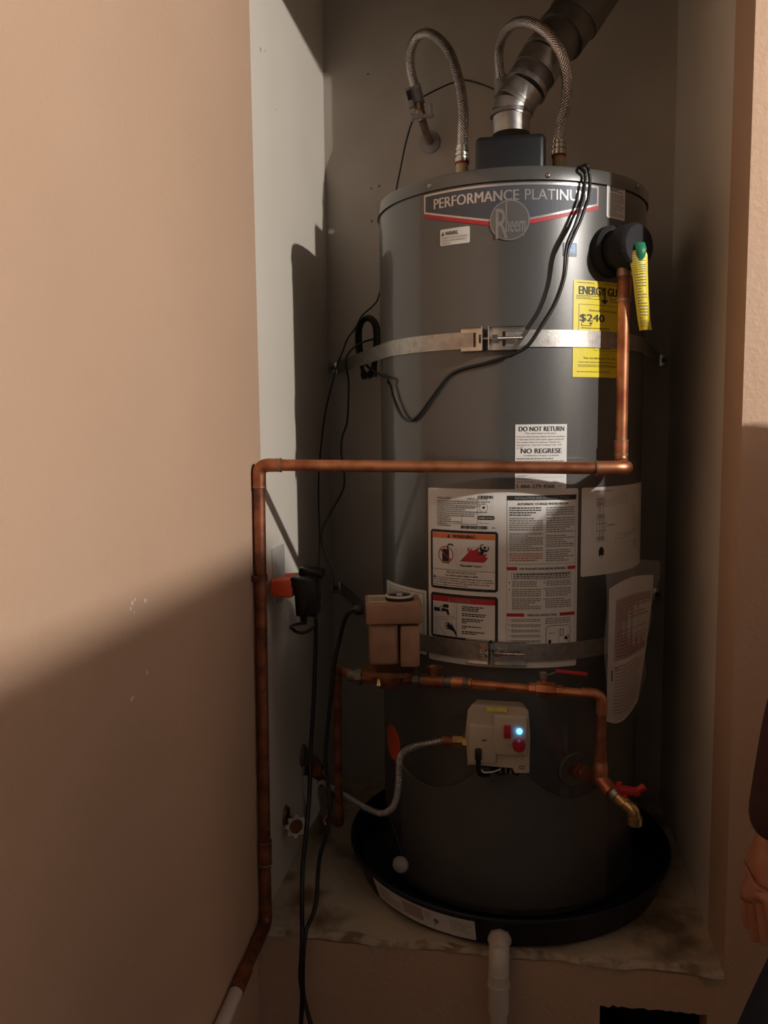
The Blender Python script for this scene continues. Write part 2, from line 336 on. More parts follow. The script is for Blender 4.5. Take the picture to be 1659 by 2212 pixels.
# ------------------------------------------------------------------ print on labels
_tc = {}
def text_tris(s_, bold):
    k = (s_, bold)
    if k in _tc: return _tc[k]
    cu = bpy.data.curves.new('t', 'FONT'); cu.body = s_; cu.size = 1; cu.resolution_u = 3
    if bold: cu.offset = bold
    ob = bpy.data.objects.new('t', cu); me = ob.to_mesh(); me.calc_loop_triangles()
    vs = [(v.co.x, v.co.y) for v in me.vertices]; ts = [tuple(t.vertices) for t in me.loop_triangles]
    ob.to_mesh_clear(); bpy.data.objects.remove(ob); bpy.data.curves.remove(cu)
    _tc[k] = (vs, ts); return _tc[k]
class Label:
    """flat print wrapped on a surface; u runs 0..1 left to right, v 0..1 top to bottom"""
    def __init__(s, fn, w_, h_, base_mat, rnd=.0, nu=24, back=True):
        s.fn = fn; s.w = w_; s.h = h_; s.mats = [base_mat]; s.mb = MB(); s.pm = MB(); s.pmats = []
        if back:
            us = [i/nu for i in range(nu+1)]
            if rnd:
                c = rnd/w_; us = sorted(set([round(x, 5) for x in us] + [round(c*(1-cos(a*pi/10)), 5) for a in range(6)] + [round(1-c*(1-cos(a*pi/10)), 5) for a in range(6)]))
            vs = []
            for u in us:
                e = min(u, 1-u)*w_; d = 0
                if rnd and e < rnd: d = rnd-sqrt(max(rnd*rnd-(rnd-e)**2, 0))
                vs += [fn(u, d/h_, 0), fn(u, 1-d/h_, 0), fn(u, d/h_, .0004), fn(u, 1-d/h_, .0004)]
            fs = []
            for i in range(len(us)-1):
                a = 4*i; b = a+4; fs += [(a+2, b+2, b+3, a+3), (a, a+1, b+1, b), (a, b, b+2, a+2), (a+1, a+3, b+3, b+1)]
            n4 = 4*(len(us)-1); fs += [(0, 2, 3, 1), (n4, n4+1, n4+3, n4+2)]
            s.mb.add(vs, fs)
    def mi(s, m_):
        if m_ not in s.pmats: s.pmats.append(m_)
        return s.pmats.index(m_)
    def tri(s, a, b, c, mi, l, dep=0):
        e = max(abs(a[0]-b[0]), abs(b[0]-c[0]), abs(a[0]-c[0]))*s.w
        if e > .014 and dep < 7:
            L = [((a[0]-b[0])**2*s.w**2+(a[1]-b[1])**2*s.h**2, 0), ((b[0]-c[0])**2*s.w**2+(b[1]-c[1])**2*s.h**2, 1), ((c[0]-a[0])**2*s.w**2+(c[1]-a[1])**2*s.h**2, 2)]
            k = max(L)[1]; P = [a, b, c]; p, q, r = P[k], P[(k+1) % 3], P[(k+2) % 3]; m_ = ((p[0]+q[0])/2, (p[1]+q[1])/2)
            s.tri(p, m_, r, mi, l, dep+1); s.tri(m_, q, r, mi, l, dep+1); return
        o = len(s.pm.v); s.pm.v += [Vector(s.fn(x, y, .0005+.0003*l)) for x, y in (a, b, c)]; s.pm.face((o, o+1, o+2), mi)
    def poly(s, pts, m_, l=1):
        mi = s.mi(m_)
        for t in tessellate_polygon([[Vector((x, y, 0)) for x, y in pts]]): s.tri(pts[t[0]], pts[t[1]], pts[t[2]], mi, l)
    def rect(s, a, b, c, d, m_, l=1):
        n = max(1, int(abs(c-a)*s.w/.012)); mi = s.mi(m_)
        for i in range(n):
            x = a+(c-a)*i/n; y = a+(c-a)*(i+1)/n; o = len(s.pm.v)
            s.pm.v += [Vector(s.fn(p, q, .0005+.0003*l)) for p, q in ((x, b), (y, b), (y, d), (x, d))]; s.pm.face((o, o+1, o+2, o+3), mi)
    def frame(s, a, b, c, d, t, m_, l=1):
        tu, tv = t/s.w, t/s.h; s.rect(a, b, c, b+tv, m_, l); s.rect(a, d-tv, c, d, m_, l); s.rect(a, b+tv, a+tu, d-tv, m_, l); s.rect(c-tu, b+tv, c, d-tv, m_, l)
    def rrect(s, a, b, c, d, r, m_, l=1):
        ru, rv = r/s.w, r/s.h; pts = []
        for cx, cy, a0 in ((c-ru, b+rv, -90), (c-ru, d-rv, 0), (a+ru, d-rv, 90), (a+ru, b+rv, 180)):
            for k in range(5): t = radians(a0+90*k/4); pts.append((cx+ru*cos(t), cy+rv*sin(t)))
        s.poly(pts, m_, l)
    def disc(s, u, v, r, m_, l=1, r2=0, n=36, a0=0, a1=360):
        mi = s.mi(m_)
        for k in range(n):
            t, t2 = radians(a0+(a1-a0)*k/n), radians(a0+(a1-a0)*(k+1)/n)
            q = [(u+rr*cos(x)/s.w, v+rr*sin(x)/s.h) for rr, x in ((r2, t), (r, t), (r, t2), (r2, t2))]
            s.tri(q[0], q[1], q[2], mi, l); 
            if r2: s.tri(q[0], q[2], q[3], mi, l)
    def stroke(s, pts, t, m_, l=1):
        for (x0, y0), (x1, y1) in zip(pts, pts[1:]):
            dx, dy = (x1-x0)*s.w, (y1-y0)*s.h; L = hypot(dx, dy) or 1; nx, ny = -dy/L*t/2/s.w, dx/L*t/2/s.h
            s.poly([(x0+nx, y0+ny), (x1+nx, y1+ny), (x1-nx, y1-ny), (x0-nx, y0-ny)], m_, l)
    def text(s, str_, u, v, h_, m_, l=1, bold=0, align='L', width=None, slope=0):
        """u,v baseline start; h_ cap height as a fraction of the label; width as a fraction (squeezes)"""
        vs, ts = text_tris(str_, 0); x0 = min(p[0] for p in vs); x1 = max(p[0] for p in vs)
        k = h_*s.h/.70; kx = k/s.w
        if width: kx = width/(x1-x0)
        wd = (x1-x0)*kx; us = u if align == 'L' else (u-wd/2 if align == 'C' else u-wd); mi = s.mi(m_)
        P = [(us+(x-x0)*kx, v-y*k/s.h+slope*(us+(x-x0)*kx-u)) for x, y in vs]
        bd = abs(bold)*1.3*kx
        for dx in ((-bd, 0, bd) if bold else (0,)):
            Q = [(x+dx, y) for x, y in P]
            for t in ts: s.tri(Q[t[0]], Q[t[1]], Q[t[2]], mi, l)
    def fine(s, a, b, c, d, n, m_, l=1, seed=0, fill=.5):
        rd = random.Random(seed); st = (d-b)/n
        for i in range(n):
            y = b+st*i; x = a; end = c if (rd.random() > .25) else a+(c-a)*rd.uniform(.45, .9)
            while x < end:
                wd = rd.uniform(.0025, .0075)/s.w; s.rect(x, y, min(x+wd, end), y+st*fill, m_, l); x += wd+.0011/s.w
    def build(s, name, parent, label=None, pname='print', pparent=None):
        b = s.mb.build(name, s.mats, parent, label=label) if s.mb.v else parent
        if s.pm.v:
            s.pm.build(pname, s.pmats, b, fixn=False)['kind'] = 'stuff'
        return b
def cyl_label(x0, y0, x1, y1, m_, rnd=.003, rr=R+.0006, xr=None, **k):
    a = oncyl(x0, y0, rr); b = oncyl(x1, y1, rr); t0 = theta(a); t1 = theta(b)
    if xr: t1 = xr
    def fn(u, v, o): return cylp(t0+(t1-t0)*u, a.z+(b.z-a.z)*v, rr+o)
    return Label(fn, rr*(t1-t0), abs(a.z-b.z), m_, rnd, **k)

# ================================================================== WATER HEATER
ZS = 1.414; ZT = 1.440
wh = thing('water_heater', 'tall grey cylindrical gas water heater standing in a black drain pan', 'water heater', (TX, TY, .012))
prof = [(.012, R-.004), (.014, R), (ZS-.001, R), (ZS, R-.003), (ZS+.002, R-.003)]
MB().lathe(prof, (TX, TY, 0), (0, 0, 1), 128).build('tank_body', 'tank', wh)
MB().lathe([(ZS+.001, R-.004), (ZS+.001, R+.0035), (ZT-.004, R+.0035), (ZT-.001, R+.002), (ZT, R-.002), (ZT+.012, R*.6), (ZT+.014, 0.001)], (TX, TY, 0), (0, 0, 1), 128).build('lid', 'tank', wh)
for (x, y) in ((928, 401), (1184, 379), (1376, 402)):
    p = oncyl(x, y, R+.0035); th = theta(p); n = Vector((sin(th), -cos(th), 0))
    MB().lathe([(-.002, .0045), (.0015, .0045), (.0035, .0028), (.004, .0006)], p, n, 12).build('screw', 'galv', wh)
# --- vent hood on top with lettering-free rounded black box
a = onY(1026, 357, -.42); b = onY(1179, 357, -.42); zt_ = onY(1100, 292, -.42).z
mb = MB(); hc = Vector(((a.x+b.x)/2, -.345, (ZT+zt_)/2)); mb.box(hc, (b.x-a.x, .15, zt_-ZT+.006), bev=.012, seg=3); mb.box((hc.x, hc.y, ZT+.010), (b.x-a.x+.004, .154, .010), bev=.003)
mb.build('vent_hood', 'black', wh)
# --- nipples
NL = onY(998, 349, -.30); NR = onY(1207, 333, -.30)
for p in (NL, NR):
    MB().lathe([(0, .0130), (p.z-ZT-.012, .0130)], (p.x, p.y, ZT+.006), (0, 0, 1), 20).lathe([(-.006, .0150), (-.001, .0150)], p, (0, 0, 1), 20, 1).build('nipple', ['teflon', 'redink'], wh)
# --- brand badge: bowed panel with double lettering and round emblem
a0 = theta(oncyl(917, 440)); a1 = theta(oncyl(1292, 420)); zb0 = oncyl(918, 420).z; zb1 = oncyl(1110, 470).z
rb = R+.0006
BT = oncyl(1100, 396).z; BBs = oncyl(917, 463).z; BBc = oncyl(1100, 482).z
def bfn(u, v, o): return cylp(a0+(a1-a0)*u, BT+(BBc-BT)*v, rb+o)
lb = Label(bfn, rb*(a1-a0), BT-BBc, 'navy', back=False)
vS = (BBs-BT)/(BBc-BT)          # bottom edge at the sides, as v
def bow(u): return 1-(1-vS)*abs(2*u-1)**1.3
n = 40
def ring(e, e2=0): return [(e*lb.h/lb.w+(1-2*e*lb.h/lb.w)*i/n, e) for i in range(n+1)] + [(1-(e*lb.h/lb.w)-(1-2*e*lb.h/lb.w)*i/n, bow(1-i/n)-e) for i in range(n+1)]
def bandpoly(e, m_, l, add=0):
    mi = lb.mi(m_)
    for i in range(n):
        k = e*lb.h/lb.w; ua = k+(1-2*k)*i/n; ub = k+(1-2*k)*(i+1)/n
        lb.rect(ua, e, ub, 0, m_, 0) if False else None
        q = [(ua, e-0), (ub, e-0), (ub, bow(ub)-e+add), (ua, bow(ua)-e+add)]
        lb.tri(q[0], q[1], q[2], mi, l); lb.tri(q[0], q[2], q[3], mi, l)
bandpoly(0, 'redink', 0, .10); bandpoly(0, 'silver', 1); bandpoly(.055, 'navy', 2)
sl = 0
lb.text('PERFORMANCE', .070, .43, .27, 'silver', 3, bold=.022, width=.475)
lb.text('PLATINUM', .577, .43, .27, 'silver', 3, width=.345)
lb.text('™', .925, .28, .10, 'silver', 3)
ec = oncyl(1101, 476); ue = (theta(ec)-a0)/(a1-a0); ve = (ec.z-BT)/(BBc-BT); er = (oncyl(1101, 432).z-oncyl(1101, 520).z)/2
lb.disc(ue, ve, er, 'silverd', 4, n=48); lb.disc(ue, ve, er*.94, 'badgec', 5, n=48)
lb.text('R', ue-.072, ve+.46, .78, 'silverd', 6, bold=.008, width=.062)
lb.stroke([(ue-.018, ve-.46), (ue-.018, ve+.30)], .0030, 'silverd', 6)
lb.text('heem', ue-.021, ve+.30, .42, 'silverd', 6, bold=.020, width=.103)
lb.text('®', ue+.062, ve+.42, .08, 'silverd', 6)
lb.build('brand_badge', wh); 
bo = wh.children[-1]; bo.name = 'brand_badge'
# --- small warning sticker
lb = cyl_label(951, 497, 1015, 524, 'paper2', .003)
lb.poly([(.06, .40), (.10, .12), (.14, .40)], 'ink'); lb.text('WARNING', .19, .40, .24, 'ink', bold=.02, width=.42)
lb.text('DAMPER MUST BE IN THE OPEN', .06, .60, .11, 'grey', width=.86); lb.text('POSITION WHEN APPLIANCE IS', .06, .77, .11, 'grey', width=.84); lb.text('OPERATING', .06, .93, .11, 'grey', width=.30)
lb.build('warning_sticker', wh, 'small white warning sticker under the badge')
# --- blue efficiency sticker
lb = cyl_label(1217, 524, 1245, 554, 'blue', .0005)
lb.frame(0, 0, 1, 1, .0009, 'lightgrey'); lb.disc(.5, .52, .0085, 'paper2', 1, r2=.0076, a0=180, a1=360, n=16)
lb.stroke([(.15, .62), (.3, .50), (.42, .62), (.55, .48), (.66, .60), (.85, .5)], .0008, 'paper2'); lb.rect(.06, .76, .94, .94, 'lightgrey'); lb.fine(.12, .80, .88, .92, 1, 'blue', 2, 3)
lb.build('efficiency_sticker', wh, 'small square blue efficiency sticker')
# --- tall fine print sticker by the rim
lb = cyl_label(1311, 398, 1349, 478, 'paper2', .004)
lb.fine(.15, .05, .85, .20, 3, 'ink', 1, 5); lb.fine(.10, .24, .92, .96, 15, 'grey', 1, 6)
lb.build('instruction_sticker', wh, 'narrow white fine print sticker beside the badge')
# --- yellow energy label
lb = cyl_label(1239, 604, 1352, 818, 'yellow', .002)
lb.fine(.05, .022, .35, .034, 1, 'ink', 1, 8); lb.fine(.5, .022, .9, .034, 1, 'ink', 1, 9)
lb.text('ENERGY', .08, .145, .085, 'ink', bold=.04, width=.42); lb.text('GUIDE', .56, .145, .085, 'ink', bold=.04, width=.38)
lb.rect(.49, .06, .515, .20, 'ink'); lb.poly([(.43, .19), (.57, .19), (.503, .235)], 'ink')
lb.fine(.04, .155, .42, .20, 3, 'ink', 1, 11, .35); lb.fine(.60, .165, .95, .22, 3, 'ink', 1, 12, .35)
lb.frame(.08, .245, .96, .555, .0006, 'ink'); lb.text('Estimated Yearly Energy Cost', .24, .315, .022, 'ink', width=.62)
lb.text('$240', .10, .42, .075, 'ink', bold=.02, width=.40); lb.poly([(.24, .432), (.30, .432), (.27, .458)], 'ink', 2); lb.rect(.12, .462, .28, .468, 'ink'); lb.rect(.12, .44, .13, .468, 'ink')
lb.fine(.12, .485, .60, .50, 1, 'ink', 1, 13)
lb.text('526', .36, .675, .04, 'ink', bold=.02, width=.16); lb.frame(.33, .62, .75, .72, .0005, 'ink'); lb.fine(.42, .69, .70, .705, 1, 'ink', 1, 14)
lb.text('Your cost will depend on your utility rates and use.', .16, .81, .024, 'ink', width=.80)
lb.fine(.08, .84, .95, .852, 1, 'ink', 1, 15); lb.fine(.08, .87, .95, .90, 2, 'ink', 1, 16, .35); lb.fine(.06, .94, .62, .952, 1, 'ink', 1, 17)
lb.build('energy_label', wh, 'yellow energy cost label behind the copper pipe')
# --- do not return label
lb = cyl_label(1113, 917, 1223, 1055, 'paper2', .0005)
lb.text('DO NOT RETURN', .07, .105, .072, 'ink', bold=.025, width=.87); lb.text('This water heater to the store.', .19, .15, .028, 'grey', width=.60)
for i, t in enumerate(('If you are experiencing problems with the installation', 'or operation of this water heater, please call the toll', 'free number below for assistance. Monday thru', 'Saturday 8 am - 8 pm EST or Sunday 9 am - 4:30', 'pm EST')):
    lb.text(t, .03, .20+.043*i, .026, 'grey', width=(.93, .90, .84, .86, .12)[i])
lb.text('NO REGRESE', .11, .445, .075, 'ink', bold=.022, width=.78); lb.text('el calentador de agua a la tienda.', .16, .49, .028, 'grey', width=.68)
lb.fine(.03, .52, .95, .76, 6, 'grey', 1, 21, .45); lb.fine(.03, .79, .23, .81, 1, 'grey', 1, 22); lb.rect(.24, .815, .95, .818, 'grey'); lb.fine(.03, .84, .25, .86, 1, 'grey', 1, 23); lb.fine(.03, .88, .35, .90, 1, 'grey', 1, 24); lb.rect(.36, .90, .95, .903, 'grey')
lb.text('1-866-279-4566', .04, .985, .058, 'ink', bold=.015, width=.72); lb.fine(.83, .955, .92, .975, 1, 'grey', 1, 25)
lb.build('return_notice', wh, 'white notice sticker with bold capital lines')
# --- the large instruction label
lb = cyl_label(925, 1053, 1244, 1437, 'paper', .004)
# rating plate
lb.text('MODEL NUMBER', .075, .060, .010, 'ink', bold=.01, width=.10); lb.text('MFG DATE', .29, .060, .010, 'ink', width=.13)
for i in range(13): lb.fine(.075, .068+.0115*i, .075+(.36, .33, .30, .35, .20, .34, .26, .26, .10, .16, .18, .10, .10)[i], .075+.0115*i, 1, 'grey', 1, 40+i, .9)
for y in (.062, .075, .100, .128, .140, .195): lb.rect(.20, y, .355, y+.0012, 'grey')
lb.rect(.355, .05, .357, .205, 'grey'); lb.rect(.252, .14, .254, .205, 'grey'); lb.rect(.06, .197, .355, .1985, 'grey')
rd = random.Random(4)
def bars(a, b, c, d):
    x = a
    while x < c: wd = rd.choice((.0025, .004, .006, .008)); lb.rect(x, b, min(x+wd, c), d, 'ink'); x += wd+rd.choice((.0025, .0045))
bars(.36, .036, .455, .052); bars(.245, .205, .42, .223)
lb.disc(.395, .103, .0085, 'lightgrey', 1, r2=.0078, n=24); lb.rect(.388, .096, .402, .108, 'ink')
lb.rrect(.357, .148, .463, .170, .003, 'ink'); lb.text('AHRI', .364, .165, .011, 'paper2', 2, bold=.02, width=.036); lb.text('CERTIFIED', .405, .164, .008, 'paper2', 2, width=.05)
lb.fine(.37, .187, .43, .192, 1, 'grey', 1, 61); lb.stroke([(.445, .216), (.455, .212), (.468, .217)], .0012, 'ink')
# warning panel
lb.rrect(.022, .235, .486, .575, .006, 'ink'); lb.rect(.038, .250, .468, .560, 'paper', 2); lb.rect(.040, .252, .466, .282, 'orange', 3)
lb.poly([(.150, .278), (.160, .256), (.170, .278)], 'ink', 4); lb.text('WARNING', .188, .278, .020, 'ink', 4, bold=.03, width=.155)
cc = (.138, .376); lb.disc(*cc, .0165, 'redink', 3, r2=.0148, n=40)
lb.rect(.112, .345, .162, .425, 'ink', 3); lb.rect(.128, .338, .134, .346, 'ink', 3); lb.rect(.113, .414, .162, .419, 'lightgrey', 4)
lb.stroke([(.152, .347), (.154, .325), (.163, .315), (.185, .316), (.192, .324)], .0026, 'ink', 4)
lb.stroke([(.098, .346), (.178, .407)], .0024, 'redink', 5)
lb.stroke([(.194, .325), (.212, .345), (.222, .39), (.228, .412), (.262, .418), (.40, .422), (.418, .434), (.405, .452), (.36, .447), (.30, .452), (.23, .446), (.212, .42), (.205, .38), (.20, .34)], .0005, 'lightgrey', 3)
lb.poly([(.238, .408), (.262, .387), (.285, .365), (.305, .343), (.322, .330), (.318, .345), (.345, .338), (.365, .322), (.36, .345), (.385, .352), (.400, .345), (.392, .365), (.418, .358), (.404, .382), (.425, .378), (.405, .405), (.392, .410)], 'redink', 3)
lb.poly([(.288, .352), (.292, .332), (.304, .325), (.298, .345)], 'redink', 3)
lb.disc(.402, .325, .0026, 'ink', 5, n=14); lb.poly([(.374, .318), (.392, .334), (.416, .338), (.416, .350), (.396, .350), (.392, .366), (.360, .366), (.376, .348), (.368, .330)], 'ink', 4)
lb.stroke([(.374, .335), (.378, .312), (.394, .306)], .0018, 'ink', 4); lb.stroke([(.416, .346), (.426, .336), (.424, .318)], .0018, 'ink', 4)
lb.text('Flammable Vapors', .240, .437, .013, 'ink', 4, bold=.02, width=.145)
lb.rect(.038, .460, .468, .4622, 'ink', 3); lb.text('FIRE AND EXPLOSION HAZARD', .145, .480, .012, 'ink', 3, width=.205); lb.text('Can result in serious injury or death.', .135, .497, .011, 'ink', 3, bold=.02, width=.225)
lb.poly([(.042, .513), (.052, .495), (.062, .513)], 'ink', 3)
for i, t in enumerate(('Do not store or use gasoline or other flammable vapors and liquids', 'in the vicinity of this or any other appliance. Storage of or use of gasoline', 'or other flammable vapors or liquids in the vicinity of this or any other', 'appliance can result in serious injury or death.')):
    lb.text(t, .066 if i == 0 else .042, .513+.0135*i, .0085, 'ink', 3, bold=.01, width=(.385, .42, .395, .25)[i])
# danger panel
lb.rrect(.022, .600, .486, .860, .006, 'ink'); lb.rect(.038, .616, .468, .846, 'paper', 2); lb.rect(.038, .616, .468, .648, 'redink', 3)
lb.poly([(.152, .644), (.163, .621), (.174, .644)], 'silver', 4); lb.text('DANGER', .185, .644, .019, 'silver', 4, bold=.015, width=.130)
lb.rect(.214, .648, .216, .846, 'ink', 3); lb.rect(.197, .648, .1982, .735, 'grey', 3)
lb.stroke([(.04, .748), (.19, .728), (.214, .745)], .0007, 'grey', 3); lb.stroke([(.19, .742), (.065, .757), (.066, .766), (.14, .845)], .0007, 'grey', 3)
lb.disc(.060, .697, .0042, 'ink', 3, n=14); lb.disc(.080, .697, .0042, 'ink', 3, n=10); lb.disc(.107, .692, .0058, 'ink', 3, r2=.0048, n=20); lb.disc(.128, .672, .0036, 'ink', 3, n=10); lb.disc(.146, .672, .0040, 'ink', 3, n=10)
lb.poly([(.106, .685), (.155, .690), (.166, .722), (.150, .722), (.143, .704), (.106, .702)], 'ink', 4)
lb.poly([(.214, .845), (.196, .815), (.165, .805), (.130, .803), (.155, .796), (.122, .785), (.154, .785), (.130, .765), (.158, .775), (.144, .752), (.168, .772), (.180, .785), (.172, .758), (.190, .785), (.214, .818)], 'ink', 4)
k = 0
for g in ((.663, 3), (.703, 2), (.733, 3), (.775, 2), (.805, 2)):
    for i in range(g[1]): lb.fine(.252, g[0]+.0105*i, .252+(.145, .115, .15, .16, .15, .14, .12, .03, .13, .05, .15, .10)[k % 12], g[0]+.0105*i+.007, 1, 'ink', 3, 70+k, .9); k += 1
# right column
lb.frame(.540, .035, .985, .415, .0005, 'ink'); lb.rect(.540, .035, .985, .060, 'ink', 2); lb.text('INSTALLATION AND OPERATION DETAILS', .59, .055, .013, 'lightgrey', 3, width=.345)
lb.text('AUTOMATIC STORAGE WATER HEATER', .605, .087, .012, 'ink', 2, bold=.02, width=.325)
lb.fine(.555, .100, .755, .152, 4, 'ink', 1, 101, .45); lb.fine(.555, .158, .765, .232, 6, 'grey', 1, 102, .5); lb.fine(.555, .243, .765, .345, 9, 'grey', 1, 103, .5); lb.fine(.555, .353, .765, .402, 4, 'redfine', 1, 104, .55)
lb.fine(.785, .100, .975, .150, 4, 'grey', 1, 105, .5); lb.fine(.785, .158, .975, .245, 7, 'grey', 1, 106, .5); lb.fine(.785, .255, .975, .325, 6, 'grey', 1, 107, .5); lb.fine(.785, .335, .975, .405, 6, 'grey', 1, 108, .5)
lb.rect(.540, .430, .605, .448, 'redink'); lb.rect(.930, .430, .985, .448, 'redink'); lb.text('FOR YOUR SAFETY READ BEFORE OPERATING', .620, .446, .012, 'ink', bold=.02, width=.295)
lb.rect(.540, .415, .5415, .95, 'grey'); lb.rect(.983, .415, .985, .95, 'grey')
lb.frame(.570, .462, .955, .502, .0005, 'ink'); lb.poly([(.582, .475), (.588, .466), (.594, .475)], 'ink', 2); lb.fine(.60, .467, .945, .476, 1, 'ink', 2, 110, .8); lb.fine(.582, .480, .945, .499, 2, 'ink', 2, 111, .45)
for a_, b_, c_, d_, n_ in ((.575, .510, .73, .545, 3), (.575, .553, .755, .60, 4), (.575, .605, .755, .672, 6), (.79, .510, .955, .540, 3), (.785, .548, .955, .60, 5), (.785, .608, .955, .665, 5)): lb.fine(a_, b_, c_, d_, n_, 'grey', 1, int(a_*1000+b_*100), .5)
for u_, v_ in ((.553, .512), (.553, .553), (.772, .513), (.772, .549), (.772, .608)): lb.rect(u_, v_, u_+.008, v_+.008, 'grey')
lb.rect(.540, .690, .650, .708, 'redink'); lb.rect(.880, .690, .985, .708, 'redink'); lb.text('OPERATING INSTRUCTIONS', .670, .706, .012, 'ink', bold=.02, width=.19)
for i in range(6): lb.fine(.570, .722+.030*i, .755, .722+.030*i+.018, 2, 'grey', 1, 130+i, .5); lb.rect(.553, .722+.03*i, .559, .729+.03*i, 'grey')
lb.fine(.785, .718, .955, .755, 4, 'grey', 1, 140, .5)
lb.stroke([(.79, .90), (.79, .775), (.80, .765), (.83, .762), (.93, .762), (.952, .772), (.955, .885), (.935, .89), (.79, .89)], .0008, 'ink'); lb.stroke([(.875, .785), (.875, .885)], .0006, 'ink')
lb.stroke([(.885, .785), (.905, .785), (.905, .82), (.885, .82), (.885, .785)], .0011, 'ink'); lb.disc(.925, .835, .0035, 'ink', 1, n=14); lb.stroke([(.935, .815), (.945, .83), (.935, .85), (.948, .86)], .0012, 'ink')
lb.disc(.815, .850, .0028, 'ink', 1, n=12); lb.rect(.807, .85, .823, .885, 'ink'); lb.rect(.812, .865, .818, .886, 'paper', 2); lb.fine(.81, .803, .85, .808, 1, 'ink', 1, 150)
# bottom strip
lb.frame(.022, .895, .985, .970, .0005, 'grey'); lb.fine(.05, .925, .20, .955, 3, 'ink', 1, 160, .5); lb.rect(.33, .880, .395, .900, 'orange', 2); lb.fine(.33, .93, .48, .965, 3, 'ink', 1, 161, .45); lb.fine(.24, .945, .30, .965, 2, 'ink', 1, 162, .5); lb.rect(.315, .88, .3165, .97, 'grey')
lb.build('instruction_label', wh, 'large white label with warning and danger panels')
# --- wiring diagram label on the right
lb = cyl_label(1256, 1054, 1372, 1245, 'paper', .004, xr=radians(88)); 
a = oncyl(1256, 1054); b = oncyl(1257, 1246)
t0 = theta(a); t1 = radians(86)
def wfn(u, v, o): return cylp(t0+(t1-t0)*u, a.z+(b.z-a.z)*v, R+.0006+o)
lb = Label(wfn, R*(t1-t0), a.z-b.z, 'paper', .004)
lb.text('CONNECTION DIAGRAM', .10, .055, .016, 'ink', width=.18)
lb.stroke([(.16, .14), (.16, .62)], .0007, 'ink'); lb.stroke([(.19, .20), (.19, .62)], .0007, 'ink')
for y in (.12, .17, .31, .56): lb.frame(.13, y, .21, y+.05, .0006, 'ink', 2); lb.rect(.14, y+.015, .20, y+.03, 'grey', 2)
lb.frame(.13, .41, .22, .50, .0007, 'ink'); lb.frame(.09, .38, .20, .53, .0004, 'grey'); lb.rect(.24, .435, .32, .442, 'ink')
for i in range(6): lb.stroke([(.22, .15+.015*i), (.42, .10+.02*i), (.50, .10+.02*i)], .0004, 'grey')
lb.stroke([(.33, .60), (.33, .66), (.62, .66)], .0004, 'grey'); lb.frame(.36, .555, .46, .61, .0005, 'ink')
for i in range(4): lb.stroke([(.46, .56+.013*i), (.66, .52+.013*i)], .0004, 'grey')
lb.disc(.18, .71, .0055, 'ink', 1, n=16); lb.rect(.155, .71, .205, .775, 'ink'); lb.stroke([(.165, .775), (.165, .80)], .0012, 'ink'); lb.stroke([(.19, .775), (.19, .80)], .0012, 'ink')
for i in range(3): lb.disc(.60, .26+.08*i, .005, 'grey', 1, r2=.004, n=16)
lb.frame(.60, .66, .68, .75, .0005, 'grey'); lb.fine(.62, .67, .66, .74, 5, 'grey', 1, 170)
lb.build('wiring_label', wh, 'white connection diagram label on the right flank')
# --- table label at lower left, behind the pump
a = oncyl(838, 1242); b = oncyl(925, 1420); t0 = theta(oncyl(837, 1300)); t1 = theta(oncyl(922, 1300)); za = oncyl(850, 1258).z; zb = oncyl(922, 1415).z
def tfn(u, v, o): return cylp(t0+(t1-t0)*u, za+(zb-za)*v, R+.0006+o)
lb = Label(tfn, R*(t1-t0), za-zb, 'paper', .003); lb.frame(.04, .05, .96, .95, .0009, 'ink'); lb.fine(.1, .09, .9, .24, 5, 'grey', 1, 180, .45)
for i in range(17): lb.rect(.05, .26+.04*i, .95, .2625+.04*i, 'ink')
lb.fine(.10, .27, .70, .92, 16, 'grey', 1, 181, .3)
lb.build('table_label', wh, 'white ruled table label behind the pump')
# --- orange oval sticker
p = oncyl(849, 1603); t0 = theta(p)
def ofn(u, v, o): return cylp(t0+(u-.5)*.075/R, p.z+(.5-v)*.075, R+.0007+o)
lb = Label(ofn, .075, .075, 'redo', rnd=.0374, nu=24); lb.fine(.25, .2, .75, .5, 5, 'redink', 1, 190, .3); lb.build('round_sticker', wh, 'round orange sticker at lower left')
# --- lower skirt cover: peaked top with two scoops
tA = theta(oncyl(868, 1720, R+.005)); tB = theta(oncyl(1312, 1720, R+.005)); tM = theta(oncyl(1083, 1650, R+.005))
zsc = oncyl(950, 1706, R+.005).z; zpk = oncyl(1060, 1640, R+.005).z
def ztop(t):
    f = (t-tM)/((tB-tM) if t > tM else (tM-tA)); f = abs(f)
    if f < .10: return zpk
    g = (f-.10)/.90; s_ = zsc+(zpk-zsc)*max(0, (1-g/.62))**1.9
    if g > .62: s_ = zsc+(zpk-zsc)*.22*((g-.62)/.38)**2
    return s_
mb = MB(); n = 60; vs = []
for i in range(n+1):
    t = tA+(tB-tA)*i/n; z = ztop(t)
    vs += [cylp(t, z, R+.001), cylp(t, z-.001, R+.006), cylp(t, .03, R+.006), cylp(t, .03, R+.001)]
fs = []
for i in range(n):
    a = 4*i; b = a+4
    for k in range(3): fs.append((a+k, b+k, b+k+1, a+k+1))
fs += [(0, 1, 2, 3), (4*n, 4*n+3, 4*n+2, 4*n+1)]
mb.add(vs, fs, sm=True); mb.build('skirt_cover', 'skirt', wh)
